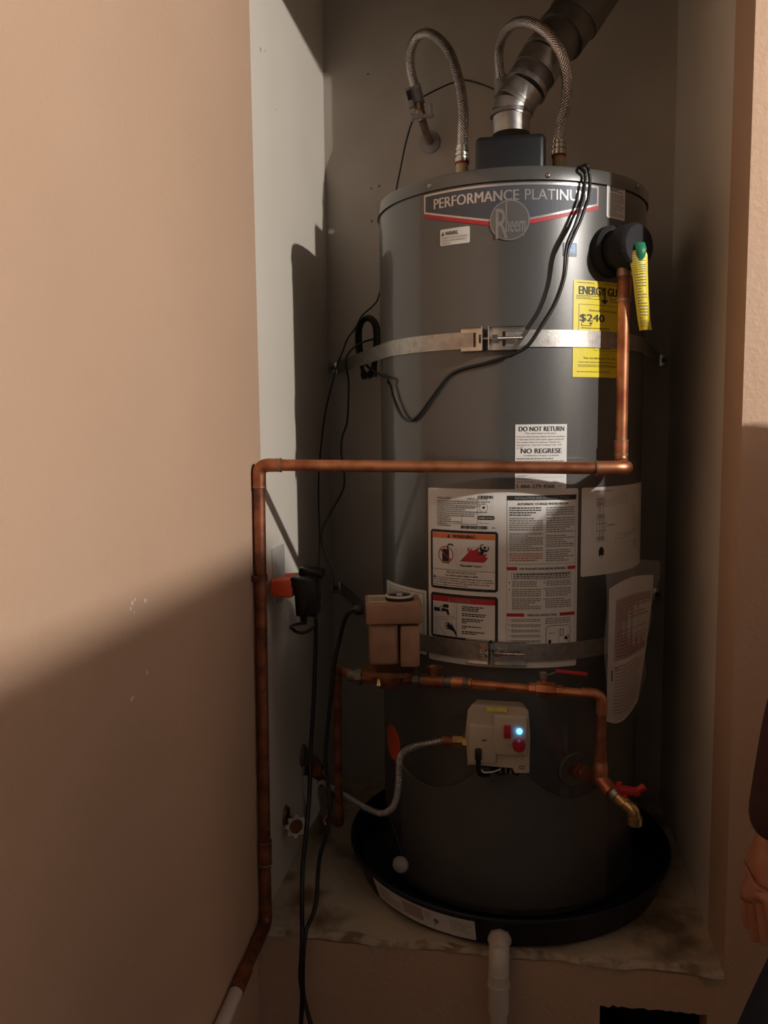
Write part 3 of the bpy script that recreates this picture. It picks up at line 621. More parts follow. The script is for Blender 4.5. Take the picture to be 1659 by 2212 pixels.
# --- gas control
g0 = onY(1076, 1592, -.655); gw = .117; gh = onY(1076, 1524, -.655).z-onY(1076, 1660, -.655).z; gy = -.665
mb = MB(); poly = [(-.056, -.5*gh), (-.060, .05*gh), (-.056, .40*gh), (-.048, .5*gh), (.045, .49*gh), (.055, .44*gh), (.0585, .05*gh), (.0575, -.55*gh), (.030, -.56*gh), (.026, -.49*gh), (-.054, -.47*gh)]
bm_ = MB(); mb.prism(poly, (g0.x, gy+.095, g0.z), (1, 0, 0), (0, 0, 1), .085); 
gc = mb.build('gas_control', 'beige', wh)
for v_ in gc.data.vertices:
    wy = v_.co.y+TY
    if wy > gy+.05: v_.co.z = (v_.co.z+.012-g0.z)*.80-.012+g0.z-.006; v_.co.x = (v_.co.x+TX-g0.x)*.86-TX+g0.x
bv = gc.modifiers.new('b', 'BEVEL'); bv.width = .006; bv.segments = 3; bv.limit_method = 'ANGLE'
MB().box((g0.x+.022, gy+.006, g0.z+.006), (.062, .012, gh*.62), bev=.005, seg=2).build('front_panel', 'beige', gc)
MB().box((g0.x-.028, gy+.007, g0.z-.013), (.050, .008, gh*.60), bev=.003).build('socket_panel', 'beige', gc)
def gp(x, y): return onY(x, y, gy-.001)
p = gp(1096, 1580); MB().box((p.x, gy-.003, p.z), (.013, .010, .023), bev=.002).build('rocker_switch', 'red', gc)
p = gp(1122, 1580); MB().lathe([(0, .0052), (.003, .0050), (.0045, .003), (.005, .0005)], (p.x, gy-.000, p.z), (0, -1, 0), 20).build('status_light', 'led', gc, label='glowing blue status light')
p = gp(1121, 1609); kb = MB(); kb.lathe([(0, .0118), (.009, .0112), (.0105, .0100), (.011, .001)], (p.x, gy, p.z), (0, -1, 0), 28); kb.box((p.x, gy-.0125, p.z), (.0035, .004, .019), bev=.001); kb.build('dial_knob', 'red', gc)
def gfn(u, v, o): return Vector((g0.x-.055+.112*u, gy-.0005-o, g0.z+.5*gh-gh*v))
lb = Label(gfn, .112, gh, 'beige', back=False); lb.text('24V', .23, .545, .035, 'ink', bold=.02, width=.085)
lb.rect(.66, .355, .72, .362, 'ink'); lb.rect(.68, .41, .73, .417, 'ink'); lb.stroke([(.655, .585), (.70, .592)], .0008, 'ink'); lb.stroke([(.90, .50), (.94, .47)], .0008, 'ink'); lb.stroke([(.88, .71), (.90, .75)], .0008, 'ink'); lb.frame(.84, .90, .91, .95, .0012, 'ink')
lb.build('gas_control_print', gc); gc.children[-1].name = 'control_markings'
def yfn(u, v, o): return Vector((g0.x-.022+.038*u, gy+.007-o, g0.z+.5*gh-.003-.008*v))
lb = Label(yfn, .038, .008, 'yellow', .0005); lb.fine(.05, .2, .95, .8, 2, 'paper', 1, 3, .4); lb.build('yellow_strip', gc)
p = gp(1033, 1633); MB().box((p.x, gy+.002, p.z+.002), (.0125, .010, .022), bev=.003).tube(smooth_path([(p.x, gy+.002, p.z-.008), (p.x, gy+.004, p.z-.022), (p.x+.003, gy+.012, p.z-.040), (p.x+.016, gy+.045, p.z-.055)]), [.0045]*25, 10).build('power_plug', 'black', gc)
mb = MB(); rd = random.Random(2)
for i in range(5):
    x = g0.x+rd.uniform(-.035, .03); mb.tube(smooth_path([(x, gy+.03, g0.z-.47*gh), (x+rd.uniform(-.01, .01), gy+.03+rd.uniform(-.012, .01), g0.z-.62*gh), (x+rd.uniform(-.02, .02), gy+.07, g0.z-.72*gh)], 5), .0014, 6, 0)
mb.build('control_wires', 'cord', gc)
q0 = gp(1037, 1667); q1 = gp(1080, 1670); MB().tube(smooth_path([(q0.x, gy+.012, q0.z), (q0.x+.008, gy+.006, q0.z-.004), (q1.x-.012, gy+.006, q1.z-.001), (q1.x, gy+.014, q1.z+.001)]), .0014, 6).build('white_wire', 'paper2', gc)
mb = MB(); 
for dx in (0, .010, .019): mb.box((g0.x+.004+dx, gy+.03, g0.z-.56*gh), (.003, .003, .020))
mb.lathe([(0, .024), (.02, .024)], (g0.x+.004, gy+.085, g0.z-.56*gh-.006), (0, -1, 0), 24, 1); mb.box((g0.x-.002, gy+.08, g0.z-.58*gh), (.062, .05, .022), bev=.004, mi=1)
mb.build('valve_body', ['galv', 'black'], gc)
# --- float switch / sensor ball inside pan
sp = onY(865, 1868, -.585); 
# --- T&P port: foam collar, body, cap
tp = oncyl(1316, 545); th = theta(tp); nn = Vector((sin(th), -cos(th), 0))
mb = MB(); mb.lathe([(-.004, .047), (.012, .047), (.017, .042)], tp, nn, 40); mb.lathe([(.015, .034), (.045, .034), (.048, .033)], tp, nn, 36); mb.lathe([(.032, .037), (.036, .041), (.064, .041), (.071, .036), (.072, .001)], tp, nn, 40)
rv = thing('relief_valve', 'black insulated relief valve sticking out near the top right of the tank', 'valve', tp)
mb.build('insulation', 'foam', rv)
tpo = tp+nn*.045
rp = onY(1350, 582, tpo.y); rp.x = tpo.x-.006
MB().lathe([(0, .0135), (.020, .0135)], (rp.x, rp.y, rp.z-.012), (0, 0, 1), 20).lathe([(.018, .012), (.045, .012)], (rp.x, rp.y, rp.z-.012), (0, 0, 1), 20).build('outlet', 'sold', rv)
# yellow tag with green strip
ty = (tp+nn*.085).y
def tagp(x, y): return onY(x, y, ty)
rows = [((1366, 541), (1392, 538)), ((1358, 552), (1399, 549)), ((1366, 590), (1400, 586)), ((1372, 640), (1402, 638)), ((1379, 690), (1407, 690)), ((1384, 712), (1411, 711))]
def rowp(v):
    i = min(int(v*(len(rows)-1)), len(rows)-2); f = v*(len(rows)-1)-i
    l = Vector(rows[i][0])*(1-f)+Vector(rows[i+1][0])*f; r = Vector(rows[i][1])*(1-f)+Vector(rows[i+1][1])*f; return l, r
def tgf(u, v, o):
    l, r = rowp(min(max(v, 0), .9999)); q = l*(1-u)+r*u; p = tagp(q.x, q.y); p.y += .010*v*v*1.5-.006*(1-(2*u-1)**2)-o; return p
lb = Label(tgf, .028, .14, 'yellow', back=False)
mb = MB(); mb.grid(lambda u, v: tgf(u, v, 0), 8, 24); mb.grid(lambda u, v: tgf(u, v, -.0006), 8, 24)
tg = mb.build('hang_tag', 'yellow'); tag(tg, 'long yellow hang tag with green top tied to the relief valve', 'tag')
lb.fine(.15, .12, .85, .95, 34, 'grey', 1, 7, .35); lb.build('x', tg)
def gsf(u, v): 
    c = tagp(1381+3*sin(v*3), 524+42*v); c.y -= .004+.006*sin(v*pi); c.x += (u-.5)*.019*(1 if v < .35 else 1-.7*(v-.35)); c.y += .004*(2*u-1)**2; return c
mb = MB(); mb.grid(gsf, 6, 14); mb.build('green_strip', 'green', tg)
# ------------------------------------------------------------------ relief discharge pipe (3/4 copper)
r34 = .0111
dp = thing('discharge_pipe', 'copper discharge pipe dropping from the relief valve and crossing to the left wall', 'pipe', (rp.x, rp.y, 0))
zb_ = onY(1339, 985, rp.y).z; 
yH = -.62; hz = onY(1340, 1011, yH).z
MB().tube([(rp.x, rp.y, rp.z-.01), (rp.x, rp.y, hz+.045)], r34).build('vertical_pipe', 'cu', dp)
MB().tube([(rp.x, rp.y, rp.z-.055), (rp.x, rp.y, rp.z+.002)], r34*1.12).build('coupling', 'cud', dp)
MB().lathe([(0, r34*1.17), (.005, r34*1.17)], (rp.x, rp.y, rp.z-.058), (0, 0, 1), 20).build('solder_ring', 'sold', dp)
# elbows at right
er_ = Vector((rp.x, rp.y, hz)); eh = onY(1340, 1011, yH)
pA = [(rp.x, rp.y, hz+.05), (rp.x, rp.y, hz+.004), (eh.x+.004, yH, hz-.002), (eh.x-.045, yH-.003, hz)]
MB().tube(fillet([(rp.x, rp.y, hz+.048), (rp.x, rp.y, hz), (rp.x+.002, yH, hz), (eh.x-.042, yH-.004, hz)], .022), r34*1.18, 18).build('double_elbow', 'cu', dp)
for q, ax in (((rp.x, rp.y, hz+.046), (0, 0, 1)), ((rp.x, rp.y, hz+.020), (0, 0, 1)), ((eh.x-.042, yH-.004, hz), (1, 0, 0))):
    MB().lathe([(0, r34*1.24), (.003, r34*1.24)], q, ax, 20).build('solder_ring', 'sold', dp)
lc = onX(559, 1005, .0138)
MB().tube([(lc.x+.035, lc.y+.002, lc.z), (eh.x-.035, yH-.004, hz)], r34, 18).build('crossing_pipe', 'cu', dp)
MB().tube(fillet([(lc.x+.042, lc.y+.003, lc.z), lc, (lc.x, lc.y, lc.z-.040)], .024, 8), r34*1.16, 18).build('corner_elbow', 'cu', dp)
for q, ax in (((lc.x+.040, lc.y+.003, lc.z), (1, 0, 0)), ((lc.x, lc.y, lc.z-.040), (0, 0, -1))):
    MB().lathe([(0, r34*1.22), (.003, r34*1.22)], q, ax, 20).build('solder_ring', 'sold', dp)
lbp = onX(575, 1992, .0138)
z1 = lc.z-.035
MB().tube([(lc.x, lc.y, z1), lbp], r34, 18).build('drop_pipe', 'cud', dp)
def dpt(z): f = (z1-z)/(z1-lbp.z); return Vector((lc.x+(lbp.x-lc.x)*f, lc.y+(lbp.y-lc.y)*f, z))
zc = dpt(.155)
MB().tube([dpt(.17), dpt(.125)], r34*1.17, 18).build('coupling', 'cud', dp)
for z in (.17, .125): MB().tube([dpt(z+.0015), dpt(z-.0015)], r34*1.26, 18).build('solder_ring', 'sold', dp)
zz = oncyl(558, 1247).z; zz = onY(558, 1247, lc.y).z
mb = MB(); pz = dpt(zz); mb.tube([pz+Vector((0, 0, .006)), pz-Vector((0, 0, .006))], r34*1.2, 20); mb.box(pz+Vector((-.013, .0, 0)), (.008, .03, .010), bev=.001); mb.box(pz+Vector((-.006, -.0135, 0)), (.016, .004, .012), bev=.001)
mb.build('pipe_clip', 'cud', dp)
end = onX(517, 2126, .0138)
MB().tube(fillet([dpt(.05), lbp, lbp+(end-lbp)*.45], .03, 8), r34*1.1, 18).build('floor_elbow', 'cud', dp)
MB().tube([lbp+(end-lbp)*.35, end], r34, 18).build('lower_pipe', 'cud', dp)
MB().tube([lbp+(end-lbp)*.78, end+(end-lbp)*.12], r34*1.25, 18).build('coupling', 'cud', dp)
pv = thing('pvc_drain_pipe', 'pale plastic pipe continuing the copper drain down the left wall', 'pipe', end)
MB().tube([end+(end-lbp)*.05, end+(end-lbp)*1.9], r34*1.15, 18).build('pipe', 'pvc', pv)

# ------------------------------------------------------------------ flue
fl = thing('flue_pipe', 'galvanised vent flue with elbow rising from the hood to the upper right', 'flue', (hc.x, hc.y, zt_))
fy = -.345
def fp(x, y, Y=fy): return onY(x, y, Y)
s0 = fp(1104, 292); s1 = fp(1104, 250); e1 = fp(1112, 225); e2 = fp(1135, 190); a1_ = fp(1172, 128, -.33); a2_ = fp(1216, 72, -.30); a3_ = fp(1300, -50, -.27); a4_ = fp(1360, -150, -.25)
MB().tube([s0, s1], .0385, 32).build('stub', 'galv', fl)
MB().tube([s1-Vector((0, 0, .002)), s1+Vector((0, 0, .006))], .0425, 32).build('band', 'galvd', fl)
MB().tube([s1, (s1+e1)/2, e1], .0405, 32).build('elbow_gore', 'galv', fl)
MB().tube([e1, e2], .0415, 32).build('elbow_gore', 'galv', fl)
dr = (a1_-e2).normalized()
MB().tube([e1-dr*.002, e1+dr*.006], .0432, 32).build('band', 'galv', fl)
MB().tube([e2-dr*.003, e2+dr*.008], .046, 32).build('band', 'galv', fl)
MB().tube([e2, e2+(a1_-e2)*.55], .0440, 32).build('sleeve', 'galvd', fl)
MB().tube([e2+(a1_-e2)*.5, a1_], .0465, 32).build('lower_pipe', 'galv', fl)
dr = (a2_-a1_).normalized()
MB().tube([a1_-dr*.004, a1_+dr*.010], .0475, 32).build('band', 'galv', fl)
MB().tube([a1_, a2_-dr*.012], .0475, 32).build('middle_pipe', 'galvd', fl)
MB().tube([a2_-dr*.014, a2_-dr*.004], .054, 32).build('band', 'galvd', fl)
MB().tube([a2_-dr*.006, a2_+dr*.045], .053, 32).build('collar', 'galvd', fl)
MB().tube([a2_+dr*.04, a3_, a4_], .056, 32).build('upper_pipe', 'galvd', fl)
# ------------------------------------------------------------------ braided hoses and shutoff valves
def hose(name, label, pts, nip, yv):
    t = thing(name, label, 'hose', (nip.x, nip.y, nip.z), None)
    path = smooth_path([(nip.x, nip.y, nip.z+.024)]+pts, 12)
    MB().tube(path, .0112, 18).build('braided_tube', 'braid', t)
    base = nip-Vector((0, 0, .002)); z = (0, 0, 1)
    mb = MB(); mb.lathe([(0, .0160), (.008, .0160), (.009, .0130), (.012, .0130), (.013, .0152), (.018, .0152), (.019, .0128), (.022, .0128), (.023, .0142), (.028, .0142), (.029, .012), (.034, .012)], base, z, 24); mb.build('swivel_nut', 'zincb', t)
    return t
hl = [onY(x, y, Y) for x, y, Y in ((1000, 275, -.298), (1001, 240, -.285), (993, 180, -.25), (972, 115, -.20), (945, 82, -.16), (920, 72, -.13), (898, 84, -.11), (886, 115, -.10), (887, 150, -.10), (896, 188, -.10))]
hose('supply_hose', 'braided steel hose arching over the left side of the tank top', hl, NL, 0)
hr = [onY(x, y, Y) for x, y, Y in ((1212, 265, -.31), (1222, 225, -.33), (1225, 170, -.36), (1212, 115, -.38), (1180, 70, -.37), (1140, 48, -.34), (1105, 55, -.28), (1083, 85, -.22), (1077, 120, -.18), (1080, 165, -.15))]
hose('supply_hose', 'braided steel hose arching in front of the flue pipe', hr, NR, 0)
def stop_valve(name, label, px, py, Y, lean):
    p = onY(px, py, Y); t = thing(name, label, 'valve', Vector((p.x, BACK, p.z-.05)))
    d = Vector(lean).normalized()
    MB().tube([p+d*.052, p+d*.008], .0165, 20).build('hose_ferrule', 'cloudy', t)
    MB().lathe([(-.006, .013), (.012, .013)], p, d, 6).build('hex_nut', 'sold', t)
    bdy = p-d*.022
    MB().tube([p-d*.004, bdy, bdy-d*.012], [.011, .012, .010], 16).tube([bdy-d*.006, bdy-d*.02+Vector((.004, .05, -.010)), Vector((bdy.x+.010, BACK-.003, bdy.z-.030))], .0095, 14).build('valve_body', 'sold', t)
    MB().lathe([(0, .028), (.004, .026), (.008, .014)], (bdy.x+.010, BACK, bdy.z-.030), (0, -1, 0), 26).build('escutcheon', 'cloudy', t)
    mb = MB(); mb.box(bdy+Vector((.004, -.012, -.004)), (.056, .008, .009), bev=.002); mb.box(bdy+Vector((.024, -.013, .010)), (.009, .007, .026), bev=.002); mb.box(bdy+Vector((-.020, -.013, -.006)), (.009, .007, .018), bev=.002); mb.tube([bdy, bdy+Vector((.0, -.018, 0))], .006, 12)
    mb.build('handle', 'cloudy', t); return t
v1 = stop_valve('shutoff_valve', 'shutoff valve on the back wall at the end of the left hose', 905, 232, -.075, (-.25, 0, 1))
p = onY(884, 212, -.095); 
sb = MB(); sb.box(p, (.016, .012, .048), rot=Matrix.Rotation(radians(-14), 3, 'Y'), bev=.003); sb.box(p+Vector((.001, -.006, .004)), (.010, .003, .022), rot=Matrix.Rotation(radians(-14), 3, 'Y'), mi=1); 
tag(sb.build('temperature_sensor', ['cloudy', 'black']), 'small grey sensor clipped beside the left hose end', 'sensor')
stop_valve('shutoff_valve', 'shutoff valve half hidden behind the vent elbow', 1083, 215, -.12, (-.02, 0, 1))

# ------------------------------------------------------------------ seismic straps
def strap(name, label, zc, hh, wall_l, wall_r, gap, yoff, mt='zinc'):
    t = thing(name, label, 'strap', (TX, TY-R, zc)); rr = R+.0022
    # tangents from wall points to the tank circle
    def tang(pw, sgn):
        dx, dy = pw.x-TX, pw.y-TY; d = hypot(dx, dy); al = atan2(dy, dx); be = math.acos(rr/d); a = al+sgn*be
        return atan2(cos(a), -sin(a))     # theta with x=sin, y=-cos
    tl = tang(wall_l, 1); tr = tang(wall_r, -1)
    if tl > 0: tl -= 2*pi
    g0_, g1_ = gap
    def band(th0, th1, wp, first, nm):
        pts = []
        n = 40
        arc = [(cylp(th0+(th1-th0)*i/n, zc, rr)) for i in range(n+1)]
        pts = [wp]+arc if first else arc+[wp]
        vs = []; N_ = len(pts)
        for i, p in enumerate(pts):
            a_ = pts[max(i-1, 0)]; b_ = pts[min(i+1, N_-1)]; t_ = (b_-a_); t_.z = 0; t_.normalize(); nr = Vector((t_.y, -t_.x, 0))
            for o_, z_ in ((0, hh/2), (.0012, hh/2), (.0012, -hh/2), (0, -hh/2)): vs.append(p+nr*o_+Vector((0, 0, z_)))
        fs = []
        for i in range(N_-1):
            a_ = 4*i; b_ = a_+4
            for k in range(4): fs.append((a_+k, b_+k, b_+(k+1) % 4, a_+(k+1) % 4))
        fs += [(0, 1, 2, 3), (4*N_-4, 4*N_-1, 4*N_-2, 4*N_-3)]
        MB().add(vs, fs, sm=True).build(nm, mt, t)
    band(tl, g0_, wall_l, True, 'band'); band(g1_, tr, wall_r, False, 'band')
    # clamp channels
    for (c0, c1, sgn) in ((g0_-.085, g0_+.075, 1), (g1_-.10, g1_+.125, -1)):
        mb = MB(); h2 = hh/2+.006
        def fr(th_, o_): return cylp(th_, 0, rr+o_)
        n = 6
        thA, thB = (c0, c1)
        # back plate as frame with window, flanges top & bottom, end wall
        for zz0, zz1 in ((h2*.62, h2), (-h2, -h2*.62)):
            mb.grid(lambda u, v: fr(thA+(thB-thA)*u, .0025)+Vector((0, 0, zc+zz0+(zz1-zz0)*v)), n, 1)
        e_ = .36; 
        inner = (thB-(thB-thA)*e_, thB) if sgn > 0 else (thA, thA+(thB-thA)*e_)
        mb.grid(lambda u, v: fr(inner[0]+(inner[1]-inner[0])*u, .0025)+Vector((0, 0, zc-h2+2*h2*v)), n, 2)
        outer = (thA, thA+(thB-thA)*.42) if sgn > 0 else (thB-(thB-thA)*.42, thB)
        for zs in (h2, -h2):
            mb.grid(lambda u, v: fr(thA+(thB-thA)*u, .0025+.009*v)+Vector((0, 0, zc+zs)), n, 1)
            mb.grid(lambda u, v: fr(thA+(thB-thA)*u, .0025+.009*v)+Vector((0, 0, zc+zs*.96)), n, 1)
        te = thB if sgn > 0 else thA
        mb.grid(lambda u, v: fr(te, .0025+.024*u)+Vector((0, 0, zc-h2+2*h2*v)), 1, 1); mb.grid(lambda u, v: fr(te-sgn*.006, .0025+.024*u)+Vector((0, 0, zc-h2+2*h2*v)), 1, 1)
        mb.grid(lambda u, v: fr(te-sgn*.006*u, .0265)+Vector((0, 0, zc-h2+2*h2*v)), 1, 1)
        mb.build('clamp', 'zincb', t)
    pa = cylp(g0_+.055, zc, rr+.014); pb = cylp(g1_+.105, zc, rr+.014); dd = (pb-pa).normalized()
    rs = []; path = []; L = (pb-pa).length; n = int(L/.0012)
    for i in range(n+1): path.append(pa+dd*L*i/n); rs.append(.0034 if i % 2 else .0029)
    bt = MB().tube(path, rs, 10).build('bolt', 'steel', t)
    te = g1_-.10; q = cylp(te+.006, zc, rr+.014); MB().lathe([(.004, .0068), (.014, .0068)], q, dd, 6).build('nut', 'zincb', t)
    MB().lathe([(0, .008), (.005, .0075)], cylp(g0_+.075, zc, rr+.014)-dd*.008, dd, 8).build('bolt_head', 'zincb', t)
    for wp, s_ in ((wall_l, -1), (wall_r, 1)):
        bx = MB(); bx.box((wp.x+s_*.010, BACK-.002, zc), (.024, .004, hh-.002), bev=.001); bx.box((wp.x+s_*-.001, (wp.y+BACK)/2, zc), (.003, abs(BACK-wp.y)+.002, hh-.002)); b_ = bx.build('wall_bracket', 'zincb', t)
        MB().lathe([(0, .007), (.004, .0065), (.0055, .003)], (wp.x+s_*.011, BACK-.004, zc), (0, -1, 0), 6).build('lag_screw', 'galvd', b_)
    return t
zc1 = oncyl(1180, 731).z; zw = zc1
wl = onY(728, 760, BACK-.006); wr = onY(1425, 745, BACK-.006)
strap('seismic_strap', 'bright galvanised strap bolted round the middle of the tank', zc1, .031, Vector((wl.x, BACK-.004, zc1)), Vector((wr.x, BACK-.004, zc1)), (theta(oncyl(1024, 733)), theta(oncyl(1092, 730))), 0)
zc2 = oncyl(1000, 1402).z
wl2 = onY(736, 1278, BACK-.006); wr2 = onY(1410, 1292, BACK-.006)
strap('seismic_strap', 'dim lower galvanised strap crossing the bottom of the large label', zc2, .034, Vector((wl2.x, BACK-.004, zc2)), Vector((wr2.x, BACK-.004, zc2)), (theta(oncyl(1036, 1400)), theta(oncyl(1096, 1402))), 0)

# ------------------------------------------------------------------ drip pan
mb = MB(); pr = [(.0, .001), (.0, .322), (.004, .328), (.058, .346), (.062, .352), (.066, .352), (.068, .348), (.064, .343), (.010, .324), (.008, .318), (.007, .001)]
mb.lathe(pr, (PX, PY, 0.001), (0, 0, 1), 128, close=False)
pan = thing('drip_pan', 'round black plastic drain pan under the water heater', 'pan', (PX, PY, 0))
mb.build('pan_tray', 'pan', pan)
ta = theta(oncyl(814, 1950, .337, PX, PY), PX, PY); tb = theta(oncyl(1027, 2010, .337, PX, PY), PX, PY)
def pfn(u, v, o):
    z = .055-.047*v; rr = .3265+(z-.004)*.333+.0012+o; return cylp(ta+(tb-ta)*u, z, rr, PX, PY)
lb = Label(pfn, .337*(tb-ta), .048, 'paper', .001); lb.rect(.36, .12, .56, .75, 'mauve'); lb.fine(.06, .2, .33, .8, 6, 'lightgrey', 1, 200, .4); lb.fine(.80, .2, .97, .75, 5, 'lightgrey', 1, 201, .4); lb.disc(.68, .5, .006, 'grey', 1, n=14); lb.stroke([(.68, .5), (.66, .8)], .002, 'grey'); lb.fine(.58, .2, .64, .6, 3, 'lightgrey', 1, 202, .4)
lb.build('pan_label', pan, 'long white label on the pan wall')
pd = thing('pvc_pan_drain', 'white plastic drain fitting and pipe hanging off the pan front', 'pipe', (.5, -.70, 0))
q = onY(1078, 2030, -.715); q.z = .024
MB().lathe([(-.006, .022), (.010, .022)], (q.x, PY-.338, q.z), (0, -1, 0), 8).lathe([(.010, .016), (.05, .016)], (q.x, PY-.338, q.z), (0, -1, 0), 24).build('hex_fitting', 'pvc', pd)
MB().tube(fillet([(q.x, -.675, q.z), (q.x, -.722, q.z), (q.x, -.726, q.z-.055)], .026, 10), .0185, 26).build('elbow', 'pvc', pd)
MB().lathe([(0, .0205), (.008, .0205)], (q.x, -.726, q.z-.058), (0, 0, 1), 26).build('rim', 'pvc', pd)
MB().tube([(q.x, -.726, q.z-.03), (q.x, -.726, q.z-.105)], .0185, 26).build('socket', 'pvc', pd)
MB().tube([(q.x, -.726, q.z-.09), (q.x, -.728, ZF+.01)], .0152, 24).build('pipe', 'pvc', pd)
fs_ = thing('water_alarm', 'small round grey water sensor hanging in the pan at left', 'sensor', (sp.x, sp.y, .012))
sp.y = -.565; sp = onY(865, 1868, sp.y)
MB().lathe([(-.010, .004), (-.006, .014), (.0, .017), (.006, .014), (.009, .006), (.0095, .001)], sp, (-.1, -1, .2), 20).build('sensor_head', 'cloudy', fs_)
MB().tube(smooth_path([sp+Vector((0, .005, 0)), sp+Vector((-.002, .01, .03)), sp+Vector((-.022, .03, .075)), sp+Vector((-.035, .06, .11))]), .0016, 8).build('wire', 'cordb', fs_)

# ------------------------------------------------------------------ circulation pump and recirculation line
PYc = -.615
def pp(x, y, Y=PYc): return onY(x, y, Y)
pl_ = pp(786, 1400, PYc-.045); pr_ = pp(898, 1400, PYc-.045)
pu = thing('circulation_pump', 'tan circulation pump with a timer dial on top, left of the tank', 'pump', ((pl_.x+pr_.x)/2, PYc, pp(840, 1460).z))
pcx = (pl_.x+pr_.x)/2; zp1 = pp(840, 1350, PYc-.045).z; zp0 = pp(840, 1440, PYc-.045).z; zp2 = pp(840, 1306, PYc-.045).z
rm = Matrix.Rotation(radians(12), 3, 'Z')
mb = MB(); mb.box((pcx-.020, PYc, (zp0+zp1)/2), (.054, .084, zp1-zp0), rot=rm, bev=.007, seg=3); mb.box((pcx+.029, PYc+.004, (zp0+zp1)/2-.003), (.036, .080, zp1-zp0), rot=rm, bev=.004)
mb.build('motor_housing', 'pump', pu)
mb = MB(); mb.box((pcx, PYc, (zp1+zp2)/2+.001), (.104, .092, zp2-zp1), rot=rm, bev=.003); mb.build('timer_box', 'pump', pu)
dl = MB(); dc = Vector((pcx+.012, PYc+.002, zp2)); dl.lathe([(0, .0275), (.006, .0275), (.007, .026)], dc, (0, 0, 1), 36, 0); dl.lathe([(.006, .0265), (.010, .0265), (.0105, .0235)], dc, (0, 0, 1), 36, 1, close=False); dl.lathe([(.0075, .0235), (.0085, .001)], dc, (0, 0, 1), 36, 0); dl.box(dc+Vector((0, 0, .010)), (.010, .004, .004), mi=1)
dl.build('timer_dial', ['blackg', 'plate'], pu)
def pf(u, v, o): return rm@Vector((-.046+.032*u, .038-.070*v, 0))+Vector((pcx, PYc, zp2+.0015+o))
lb = Label(pf, .032, .07, 'teflon', .001, nu=4); lb.fine(.1, .3, .9, .9, 4, 'grey', 1, 9); lb.build('timer_label', pu)
mb = MB(); mb.lathe([(0, .008), (.004, .0095), (.012, .0095), (.016, .007)], pp(783, 1318, PYc-.01), (-1, 0, 0), 16); mb.build('cord_gland', 'black', pu)
mb = MB(); zf = pp(840, 1450).z
fo = [(-.050, -.016), (-.046, -.028), (-.030, -.032), (.030, -.032), (.046, -.024), (.052, 0), (.046, .024), (.030, .030), (-.030, .032), (-.046, .028), (-.052, 0)]
mb.prism(fo, (pcx-.010, PYc, zf-.003), (1, 0, 0), (0, 1, 0), .009)
mb.lathe([(-.030, .020), (-.020, .030), (-.004, .034), (0, .034)], (pcx-.010, PYc, zf), (0, 0, 1), 28)
mb.tube([(pcx-.075, PYc, zf-.014), (pcx-.03, PYc, zf-.014), (pcx+.06, PYc, zf-.014)], .011, 16)
mb.build('volute', 'cud', pu)
for dx in (-.052, .046): MB().lathe([(0, .016), (.012, .016)], (pcx-.010+dx, PYc, zf-.014), (1 if dx > 0 else -1, 0, 0), 8).build('union_nut', 'galvd', pu)
MB().lathe([(-.012, .004), (.004, .006)], pp(818, 1478, PYc-.03), (0, -.5, -1), 10).build('drain_plug', 'brass', pu)
r12 = .0085
rc = thing('recirculation_pipe', 'half inch copper line running from the pump across to the tank drain', 'pipe', (pcx+.05, PYc, zf))
zl = zf-.014; yR = -.665
eR = pp(1300, 1500, yR); pstart = Vector((pcx+.048, PYc, zl)); dR = (eR-pstart)
def rpt(x): f = (x-pstart.x)/dR.x; return pstart+dR*f
xs = {k: pp(k, 1460, -.64).x for k in (905, 935, 975, 1000, 1012, 1060, 1130, 1150, 1180, 1200, 1225)}
MB().tube([rpt(xs[905]), rpt(xs[1012])], .0115, 16).build('dark_nipple', 'galvd', rc)
tc_ = rpt(xs[935]); mb = MB(); mb.tube([rpt(xs[935]-.02), rpt(xs[935]+.02)], .0135, 16); mb.lathe([(0, .011), (.018, .011), (.019, .0145), (.027, .0145), (.028, .011), (.022, .009)], tc_, (0, 0, 1), 20); mb.build('tee', 'cud', rc)
MB().tube([rpt(xs[975]), rpt(xs[1000])], .0118, 16).build('adapter', 'cu', rc)
MB().tube([rpt(xs[1000]), eR-Vector((.02, 0, 0))], r12, 16).build('pipe', 'cu', rc)
for a_, b_ in ((1012, 1060),): MB().tube([rpt(xs[1012]-.006), rpt(xs[1012]+.006)], r12*1.22, 16).build('coupling', 'cu', rc)
MB().tube(fillet([eR-Vector((.035, 0, -.001)), eR, eR-Vector((0, 0, .035))], .02, 8), r12*1.2, 16).build('elbow', 'cu', rc)
dwn = pp(1303, 1640, yR); MB().tube([eR-Vector((0, 0, .02)), (eR.x, eR.y, dwn.z)], r12, 16).build('riser_pipe', 'cud', rc)
bv_ = thing('ball_valve', 'brass ball valve with a red lever on the recirculation pipe', 'valve', rpt(xs[1180]))
mb = MB(); c = rpt(xs[1180]); d_ = dR.normalized(); mb.tube([c-d_*.030, c-d_*.018, c-d_*.017, c-d_*.012, c+d_*.012, c+d_*.017, c+d_*.018, c+d_*.030], [.0115, .0115, .0145, .0155, .0155, .0145, .0115, .0115], 8)
mb.lathe([(.010, .006), (.024, .0055)], c-d_*.006, (0, 0, 1), 10); mb.build('valve_body', 'cu', bv_)
st = c-d_*.006+Vector((0, 0, .022)); MB().lathe([(0, .0075), (.010, .0075)], st, (0, 0, 1), 6).build('stem_nut', 'galv', bv_)
mb = MB(); mb.grid(lambda u, v: st+Vector((.004+.020*u, -.005+.010*v, .004+.008*u)), 4, 1); mb.grid(lambda u, v: st+Vector((.004+.020*u, -.005+.010*v, .0025+.008*u)), 4, 1); mb.build('lever_arm', 'galv', bv_)
